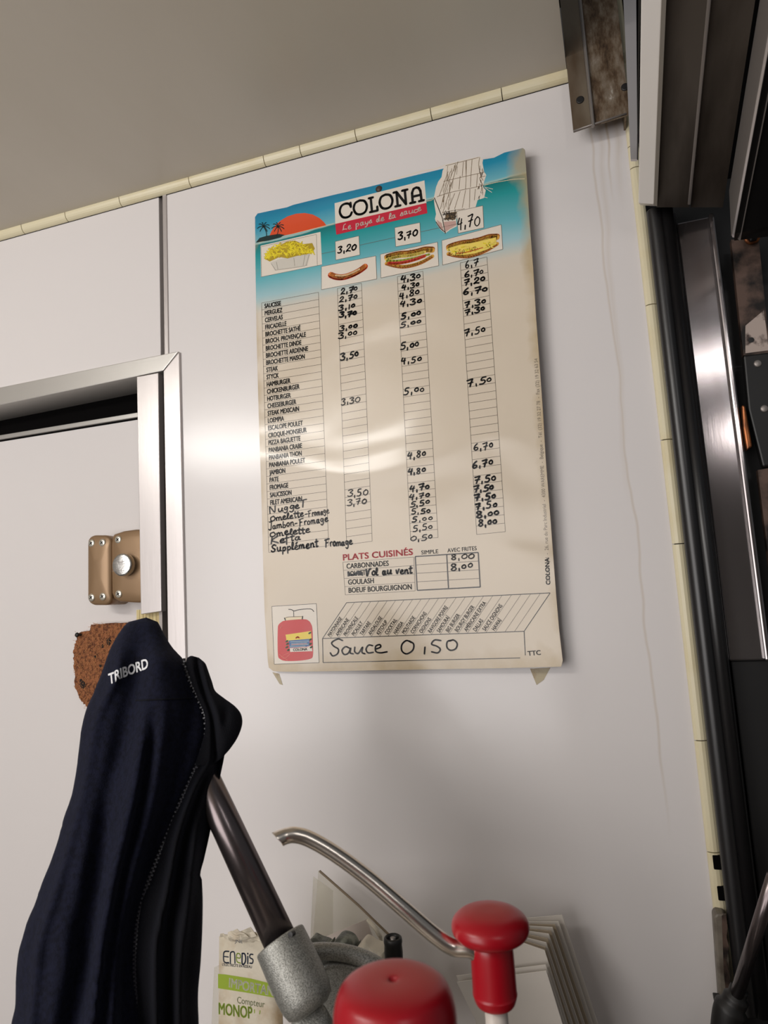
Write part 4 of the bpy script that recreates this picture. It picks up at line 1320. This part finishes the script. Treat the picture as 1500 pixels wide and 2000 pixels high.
# ---------------------------------------------------------------- paper things against the wall
def crumple(pts2, y, amp, nx=14, ny=14, th=.0006, seed=0, fr=14.0):
    """quad sheet (four pixel corners TL,TR,BR,BL) crumpled a little, with thickness"""
    TL, TR, BR, BL = [Py(px, py, yy) for (px, py), yy in zip(pts2, y)]
    if pts2[2][1] > 2100:
        BR.z = BL.z = CT
    f_, b_ = [], []
    for j in range(ny+1):
        for i in range(nx+1):
            p = TL.lerp(TR, i/nx).lerp(BL.lerp(BR, i/nx), j/ny)
            q = p*fr+V((seed, seed*2.1, 0))
            p = p+V((0, noise.noise(q)*amp+noise.noise(q*2.7)*amp*.4, 0))
            f_.append(p)
            b_.append(p+V((0, th, 0)))
    n_ = nx+1
    fs = []
    o_ = len(f_)
    for j in range(ny):
        for i in range(nx):
            a_ = j*n_+i
            fs.append([a_, a_+1, a_+n_+1, a_+n_])
            fs.append([o_+a_, o_+a_+n_, o_+a_+n_+1, o_+a_+1])
    rim = [i for i in range(n_)]+[j*n_+nx for j in range(1, ny+1)]+[ny*n_+i for i in range(nx-1, -1, -1)]+[j*n_ for j in range(ny-1, 0, -1)]
    for a_, b2 in zip(rim, rim[1:]+rim[:1]):
        fs.append([a_, o_+a_, o_+b2, b2])
    return f_+b_, fs


LY = -.16
lf = empty('leaflet', Py(480, 2250, LY), 'upright electricity leaflet with green IMPORTANT band beside the steel lever', 'leaflet')
mk('sheet', *crumple([(428, 1829), (548, 1836), (556, 2230), (418, 2230)], [LY+.02, LY+.02, LY, LY], 0.0, 4, 8), 'paper_old', lf, smooth=True)
mk('torn_top', *crumple([(430, 1824), (512, 1822), (540, 1842), (428, 1834)], [LY+.018]*4, .006, 16, 4, seed=3, fr=60), 'paper_old', lf)
mk('torn_top', *crumple([(444, 1822), (462, 1815), (486, 1830), (446, 1838)], [LY+.014]*4, .006, 6, 4, seed=8, fr=60), 'paper_old', lf)
mk('torn_top', *crumple([(466, 1820), (488, 1812), (500, 1830), (470, 1836)], [LY+.016]*4, .005, 6, 4, seed=5, fr=60), 'paper_old', lf)


LQ = Py(428, 1829, LY+.02)
lb_ = Py(418, 2230, LY)
lb_.z = CT
LN = (Py(548, 1836, LY+.02)-LQ).cross(lb_-LQ).normalized()
if LN.y > 0:
    LN = -LN


def Lp(px, py):
    d = ray(px, py)
    return CAM + d*((LQ-CAM).dot(LN)/d.dot(LN)) + LN*.00006


lp = Print(Lp, LN, .00004)
PXM_W = PXM
PXM = .69/1300*1.03
lp.poly('green', [(426, 1902), (440, 1903), (490, 1911), (541, 1924), (544, 1950), (490, 1940), (426, 1930)], 1)
lp.text('white', 'IMPORTANT', (447, 1928), (545, 1948), 17, k=2, bold=.8)
lp.text('pale', 'Compteur', (463, 1959), (517, 1968), 12, k=1, bold=.2)
lp.text('gtext', 'MONOP', (427, 1981), (492, 1990), 21, k=1, bold=1.4)
lp.stroke('gtext', [(497, 1972), (497, 1978)], 2, 1)
lp.stroke('gtext', [(508, 1974), (507, 1980)], 2, 1)
lp.text('blue', 'L\'ELECTRICITE EN RESEAU', (434, 1886), (492, 1891), 5, k=1, bold=.2)
# the mark: E n e D i S in rounded single strokes
for s, w, kk in (([(447, 1858), (440, 1858), (437, 1862), (437, 1876), (441, 1880), (447, 1880)], 2.6, 0), ([(438, 1868), (446, 1869)], 2.2, 0), ([(450, 1881), (450, 1863), (453, 1859), (458, 1861), (459, 1881)], 2.6, 0),
             ([(462, 1870), (469, 1871), (469, 1864), (464, 1862), (462, 1867), (463, 1878), (470, 1881)], 2.2, 1), ([(473, 1862), (473, 1882), (478, 1881), (480, 1872), (478, 1863), (473, 1862)], 3.0, 0),
             ([(484, 1868), (484, 1882)], 3.0, 0), ([(484, 1862), (484, 1863)], 3.0, 0), ([(494, 1864), (489, 1864), (488, 1870), (494, 1874), (493, 1881), (488, 1881)], 2.6, 0)):
    lp.stroke('gtext' if kk else 'blue', s, w, 2, 4)
lp.text('blue', 'JNE', (473, 1829), (488, 1830), 6, k=400)
lp.build(lf, {'green': ('green_band', 'green', None), 'white': ('band_lettering', 'paperwhite', None), 'pale': ('pale_lettering', 'greygreen', None), 'gtext': ('green_lettering', 'green2', None), 'blue': ('blue_mark', 'inkblue', None)})
PXM = PXM_W

mk('loose_sheet', *crumple([(418, 1890), (440, 1880), (440, 2200), (392, 2200)], [-.125]*4, .002, 6, 20), 'sleeve', label='pale translucent sheet standing just left behind the leaflet', cat='paper')
mk('plastic_sleeve', *crumple([(622, 1700), (760, 1826), (770, 2200), (560, 2200)], [-.05, -.05, -.07, -.07], .0018, 16, 16), 'sleeve', label='clear plastic sleeve leaning on the wall behind the cutter', cat='plastic sleeve')
mk('sleeve_binding', *tube([Py(624, 1701, -.052), Py(700, 1768, -.054), Py(762, 1828, -.056)], .0014, 10), mat('brown_binding', (128, 112, 90), rough=.5), label='thin brown binding strip along the slanting edge of the clear sleeve', cat='binding strip')
mk('yellowed_sheet', *crumple([(612, 1712), (650, 1740), (640, 2200), (575, 2200)], [-.04]*4, .002, 8, 16), 'sleeve', label='yellowed translucent sheet with its corner behind the plastic sleeve', cat='paper')
mk('folded_card', *crumple([(618, 1838), (716, 1795), (742, 1870), (742, 2200)], [-.1, -.1, -.1, -.11], .0015, 10, 10), 'pinkpaper', label='pinkish folded card sticking up behind the cutter arm', cat='card')
mk('curled_label', *tube(smooth_path([Py(718, 1796, -.12), Py(738, 1822, -.125), Py(745, 1862, -.12), Py(748, 2100, -.12)], 6), .0022, 8), 'paper_old', label='narrow curled yellow paper edge beside the black stud', cat='paper')


def chunk(pts, y, th, name, m, label, cat, group=None):
    loop = smooth_path([Py(px, py, y) for px, py in pts+[pts[0]]], 5)[:-1]
    for p in loop:
        p.z = max(p.z, CT)
    c_ = sum(loop, V())/len(loop)
    c_.z = loop[0].z*.6+c_.z*.4
    rings = [[p+V((0, th, 0)) for p in loop]]
    for sc, dy in ((1, 0), (.97, -.25), (.9, -.45), (.75, -.6), (.55, -.7), (.3, -.75), (.1, -.76)):
        rings.append([c_+(p-c_)*sc+V((noise.noise(p*160+V((sc*9, 0, 0)))*.0015, dy*th+noise.noise(c_*40+(p-c_)*sc*150)*.005*(1.05-sc+.2), noise.noise(p*120)*.0012)) for p in loop])
    return mk(name, *loft(rings), m, label=label, cat=cat, group=group, smooth=False)


chunk([(600, 1850), (608, 1833), (622, 1838), (640, 1845), (648, 1864), (648, 2100), (596, 2100)], -.16, .012, 'crumpled_foil', 'greypaper', 'grey crumpled foil scrap beside the lever socket', 'foil')
chunk([(650, 1856), (654, 1838), (666, 1828), (684, 1834), (694, 1850), (698, 1868), (698, 2100), (650, 2100)], -.16, .012, 'crumpled_foil', 'greypaper', 'grey crumpled foil lump above the middle of the cutter arm', 'foil')
chunk([(698, 1850), (712, 1836), (730, 1846), (750, 1856), (752, 1880), (752, 2100), (700, 2100)], -.17, .012, 'crumpled_paper', 'paper_old', 'crumpled yellow paper lump left of the black stud', 'paper')

# envelopes standing in a leaning stack
zbn = None
corners = [((1098, 1787), (1178, 2030), -.045), ((1091, 1800), (1168, 2030), -.055), ((1084, 1806), (1160, 2030), -.063), ((1079, 1811), (1152, 2030), -.071), ((1076, 1818), (1147, 2030), -.079), ((1072, 1824), (1141, 2030), -.087),
           ((1070, 1833), (1135, 2030), -.095), ((1067, 1841), (1129, 2030), -.103), ((1065, 1850), (1123, 2030), -.111), ((1064, 1856), (1118, 2030), -.119), ((1066, 1884), (1113, 2030), -.127), ((1067, 1896), (1108, 2030), -.134)]
for i, (tc, bc, y) in enumerate(corners):
    n_ = len(corners)
    tlx, tly = 946-i*2, 1800+i*1.1
    if i < 10:
        pts = [(tlx, tly), tc, bc, (bc[0]+8, 2200), (tlx-20, 2200)]
    else:
        pts = [(tc[0]-175, tc[1]+22), tc, bc, (bc[0]+8, 2200), (tc[0]-60, 2200), (tc[0]-130, 2010)]
    f_ = [Py(px, py, y) for px, py in pts]
    for p, q in zip(f_, pts):
        if q[1] > 2100:
            p.z = CT
    lab = ('rearmost white envelope standing highest in the leaning stack' if i == 0 else 'frontmost low white envelope of the leaning stack' if i == n_-1 else 'white envelope %s from the rear of the leaning stack' % ('second', 'third', 'fourth', 'fifth', 'sixth', 'seventh', 'eighth', 'ninth', 'tenth', 'eleventh')[i-1])
    bk = [p+V((0, .0011, 0)) for p in f_]
    mk('envelope', *loft([f_, bk]), 'card' if i in (2, 4, 6, 8) else 'paper', label=lab, cat='envelope', group='envelopes in the leaning stack', bevel=.0003)

# ================================================================ THE JACKET
def interp(tab, y):
    """Catmull-Rom on a table of (y, a, b, ...)"""
    n_ = len(tab)
    for i in range(n_-1):
        if tab[i][0] <= y <= tab[i+1][0]:
            t = (y-tab[i][0])/(tab[i+1][0]-tab[i][0])
            p0, p1_, p2_, p3 = tab[max(i-1, 0)], tab[i], tab[i+1], tab[min(i+2, n_-1)]
            return [0.5*((2*b)+(c-a)*t+(2*a-5*b+4*c-d)*t*t+(3*b-a-3*c+d)*t**3) for a, b, c, d in zip(p0[1:], p1_[1:], p2_[1:], p3[1:])]
    return list(tab[0][1:] if y < tab[0][0] else tab[-1][1:])


def cloth(tab, folds, d0, bulge, back, rows=110, cols=64):
    """tab rows (y, xl, xr); folds: (table (y, x), width px, depth m); depth grows with d0(y)"""
    y0, y1 = tab[0][0], tab[-1][0]
    rings = []
    for j in range(rows+1):
        y = y0+(y1-y0)*(j/rows)**1.0
        xl, xr = interp(tab, y)
        w = max(xr-xl, 1.0)
        D0 = d0(y)
        ring = []
        for i in range(cols):
            t = i/cols
            if t < .62:
                u = t/.62
                front = True
            else:
                u = 1-(t-.62)/.38
                front = False
            uu = .5-.5*math.cos(u*math.pi)
            uu = .45*uu+.55*u
            x = xl+w*uu
            prof = math.sin(max(min(uu, 1), 0)*math.pi)**.55 if 0 < uu < 1 else 0
            sc = min(1.0, w/160.0)
            if front:
                d = D0-bulge*sc*prof
                for ft, fw_, fd in folds:
                    if ft[0][0]-60 < y < ft[-1][0]+60:
                        fx = interp(ft, y)[0]
                        e = min(1, max(0, (y-ft[0][0]+60)/90))*min(1, max(0, (ft[-1][0]+60-y)/60))
                        d += fd*e*math.exp(-((x-fx)/fw_)**2)*min(1, prof*1.3)
                d += noise.noise(V((x*.02, y*.008, 3.1)))*.004*prof*sc
            else:
                d = D0+back*sc*prof
            ring.append(Pd(x, y, d))
        rings.append(ring)
    return loft(rings)


def jd(y):
    """depth of the jacket: hangs straight down from the lever end"""
    return 1/(1.60+(y-1200)*.0005)


JK = empty('fleece_jacket', V((Pd(300, 1300, .6).x, Pd(300, 1300, .6).y, Pd(200, 2150, .53).z)), 'dark navy zipped fleece jacket hanging from the lever end in front of the door', 'jacket')
zipl = [(1284, 361), (1300, 363), (1320, 370), (1345, 381), (1375, 395), (1405, 404), (1435, 405), (1465, 397), (1500, 384), (1560, 358), (1620, 334), (1680, 309), (1740, 287), (1800, 273), (1860, 268), (1920, 269), (1970, 276), (2020, 287), (2160, 300)]
bodyL = [(1206, 285), (1208, 268), (1214, 252), (1224, 241), (1240, 230), (1270, 214), (1310, 200), (1350, 184), (1390, 167), (1430, 158), (1480, 152), (1540, 143), (1600, 124), (1680, 100), (1760, 70), (1820, 47), (1860, 36), (1910, 31), (1960, 30), (2000, 22), (2160, 5)]
bodyR = [(1206, 286), (1208, 300), (1214, 308), (1224, 314), (1240, 322), (1262, 335), (1284, 356), (1300, 364), (1320, 372), (1345, 383), (1375, 397), (1405, 406), (1435, 407), (1465, 399), (1500, 386), (1560, 360), (1620, 336), (1680, 311), (1740, 289), (1800, 275), (1860, 270), (1920, 271), (1970, 278), (2020, 289), (2160, 302)]
ys = sorted(set([r[0] for r in bodyL]+[r[0] for r in bodyR]))
tab = [(y, interp(bodyL, y)[0], interp(bodyR, y)[0]) for y in ys]
folds = [([(1300, 232), (1400, 190), (1550, 160), (1700, 120), (1850, 75), (2160, 50)], 11, -.008),
         ([(1260, 275), (1400, 252), (1550, 215), (1700, 190), (1850, 165), (2160, 120)], 26, .017),
         ([(1400, 282), (1550, 262), (1700, 225), (1850, 200), (2160, 170)], 13, -.010),
         ([(1450, 292), (1600, 268), (1750, 232), (1900, 205), (2160, 180)], 9, .008),
         ([(1330, 365), (1380, 372), (1450, 366), (1550, 335), (1700, 285), (1850, 245), (2160, 250)], 15, .008),
         ([(1400, 320), (1550, 300), (1700, 262), (1850, 232), (2160, 210)], 13, -.007)]
body = mk('body', *cloth(tab, folds, jd, .040, .030), 'fleece', JK, smooth=True)
# collar folded to the right of the zip
col = [(1281, 372, 376), (1284, 366, 388), (1295, 363, 401), (1310, 366, 407), (1330, 372, 414), (1350, 380, 421), (1365, 386, 440), (1378, 392, 458), (1392, 398, 470), (1408, 400, 474), (1425, 400, 471), (1445, 396, 462), (1465, 390, 448), (1482, 384, 432), (1495, 380, 415)]
cf = [([(1290, 385), (1330, 393), (1400, 415), (1470, 420)], 6, .008), ([(1300, 399), (1350, 408), (1420, 432)], 9, -.004), ([(1380, 440), (1450, 430)], 9, .003)]
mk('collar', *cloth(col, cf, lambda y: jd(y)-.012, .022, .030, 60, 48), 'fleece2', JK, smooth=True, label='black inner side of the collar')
# rear half of the jacket behind the zip
rear = [(1395, 385, 420), (1420, 390, 436), (1450, 385, 442), (1480, 375, 438), (1520, 360, 430), (1560, 345, 424), (1600, 325, 416), (1640, 310, 408), (1680, 300, 399), (1708, 292, 392), (1716, 290, 395), (1760, 270, 397), (1820, 262, 396), (1880, 258, 393), (1940, 260, 388), (1990, 262, 389), (2160, 275, 392)]
rf = [([(1395, 440), (1480, 452), (1560, 440), (1640, 426), (1720, 418)], 22, .06), ([(1480, 408), (1560, 372), (1640, 345), (1720, 330), (1850, 305), (2160, 310)], 8, -.010), ([(1500, 400), (1600, 372), (1700, 350), (1850, 330), (2160, 335)], 10, .008), ([(1640, 380), (1760, 368), (1900, 350), (2160, 350)], 9, -.006)]
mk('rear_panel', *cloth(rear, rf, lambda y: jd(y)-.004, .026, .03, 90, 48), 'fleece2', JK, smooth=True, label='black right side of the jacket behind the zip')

# find the visible surface of the jacket along a pixel ray
bpy.context.view_layer.update()
from mathutils.bvhtree import BVHTree


def bvh_of(o):
    org = ORG[o.name]
    return BVHTree.FromPolygons([v.co+org for v in o.data.vertices], [list(p.vertices) for p in o.data.polygons])


BT = bvh_of(body)


def onbody(px, py, off=.0008):
    h = BT.ray_cast(CAM, ray(px, py).normalized())
    return (h[0]-ray(px, py).normalized()*off) if h[0] else None


# zip: tape plus teeth
zp = []
y = 1286
while y < 2060:
    x = interp(zipl, y)[0]-2.0
    zp.append((x, y))
    y += 5.2 if y < 1480 else 4.2
tape = []
for x, y in zp:
    p = onbody(x-1.5, y, .001) or Pd(x, y, jd(y)-.008)
    tape.append(p)
# smooth the depth so that the row of teeth runs evenly
sm = []
for i in range(len(tape)):
    q = tape[max(0, i-4):i+5]
    dd = sum((v-CAM).dot(fw) for v in q)/len(q)
    sm.append(Pd(zp[i][0], zp[i][1], dd-.001))
zt_ = mk('zip_tape', *tube(sm, .0015, 8), 'rubber', JK, smooth=True)
tm = MB()
for i in range(1, len(sm)-1):
    d = (sm[i+1]-sm[i-1]).normalized()
    s_ = d.cross(fw).normalized()
    c_ = sm[i]-fw*.0014
    sgn = 1 if i % 2 else -1
    a_ = c_+s_*.0016*1
    q = []
    for dx, dy, dz_ in ((-1, -1, -1), (1, -1, -1), (1, 1, -1), (-1, 1, -1), (-1, -1, 1), (1, -1, 1), (1, 1, 1), (-1, 1, 1)):
        q.append(c_+s_*(dx*.0010)+d*(dy*.0006)-fw*(dz_*.0008)+s_*.0007*sgn)
    tm.add(q, [[0, 1, 2, 3], [4, 5, 6, 7], [0, 1, 5, 4], [1, 2, 6, 5], [2, 3, 7, 6], [3, 0, 4, 7]])
tm.mk('zip_teeth', 'zip', JK, kind='stuff')
# embroidered name
lg = MB()
vs, fs = text_geo('TRIBORD')
x0 = min(v[0] for v in vs)
x1 = max(v[0] for v in vs)
for bx_, by in ((0, 0), (.9, 0), (0, .9), (.9, .9)):
    pv = []
    for v in vs:
        u = (v[0]-x0)/(x1-x0)
        # baseline bends over the fold
        px = 213+u*76+bx_
        py = 1333-u*29+(3 if u < .18 else 0)-v[1]/.69*(20 if u < .2 else 19)+by
        px += (v[1]/.69)*-2
        pv.append(onbody(px, py, .0011) or Pd(px, py, jd(py)-.03))
    lg.add(pv, fs)
lg.mk('embroidered_name', 'thread', JK, recalc=False, label='white embroidered lettering')
# stitched seam across the chest
seam = []
for i in range(30):
    t = i/29
    p = onbody(265+t*110, 1368-t*4, .0006)
    if p:
        seam.append(p)
if len(seam) > 3:
    mk('seam', *tube(seam, .0007, 6), 'fleece2', JK)
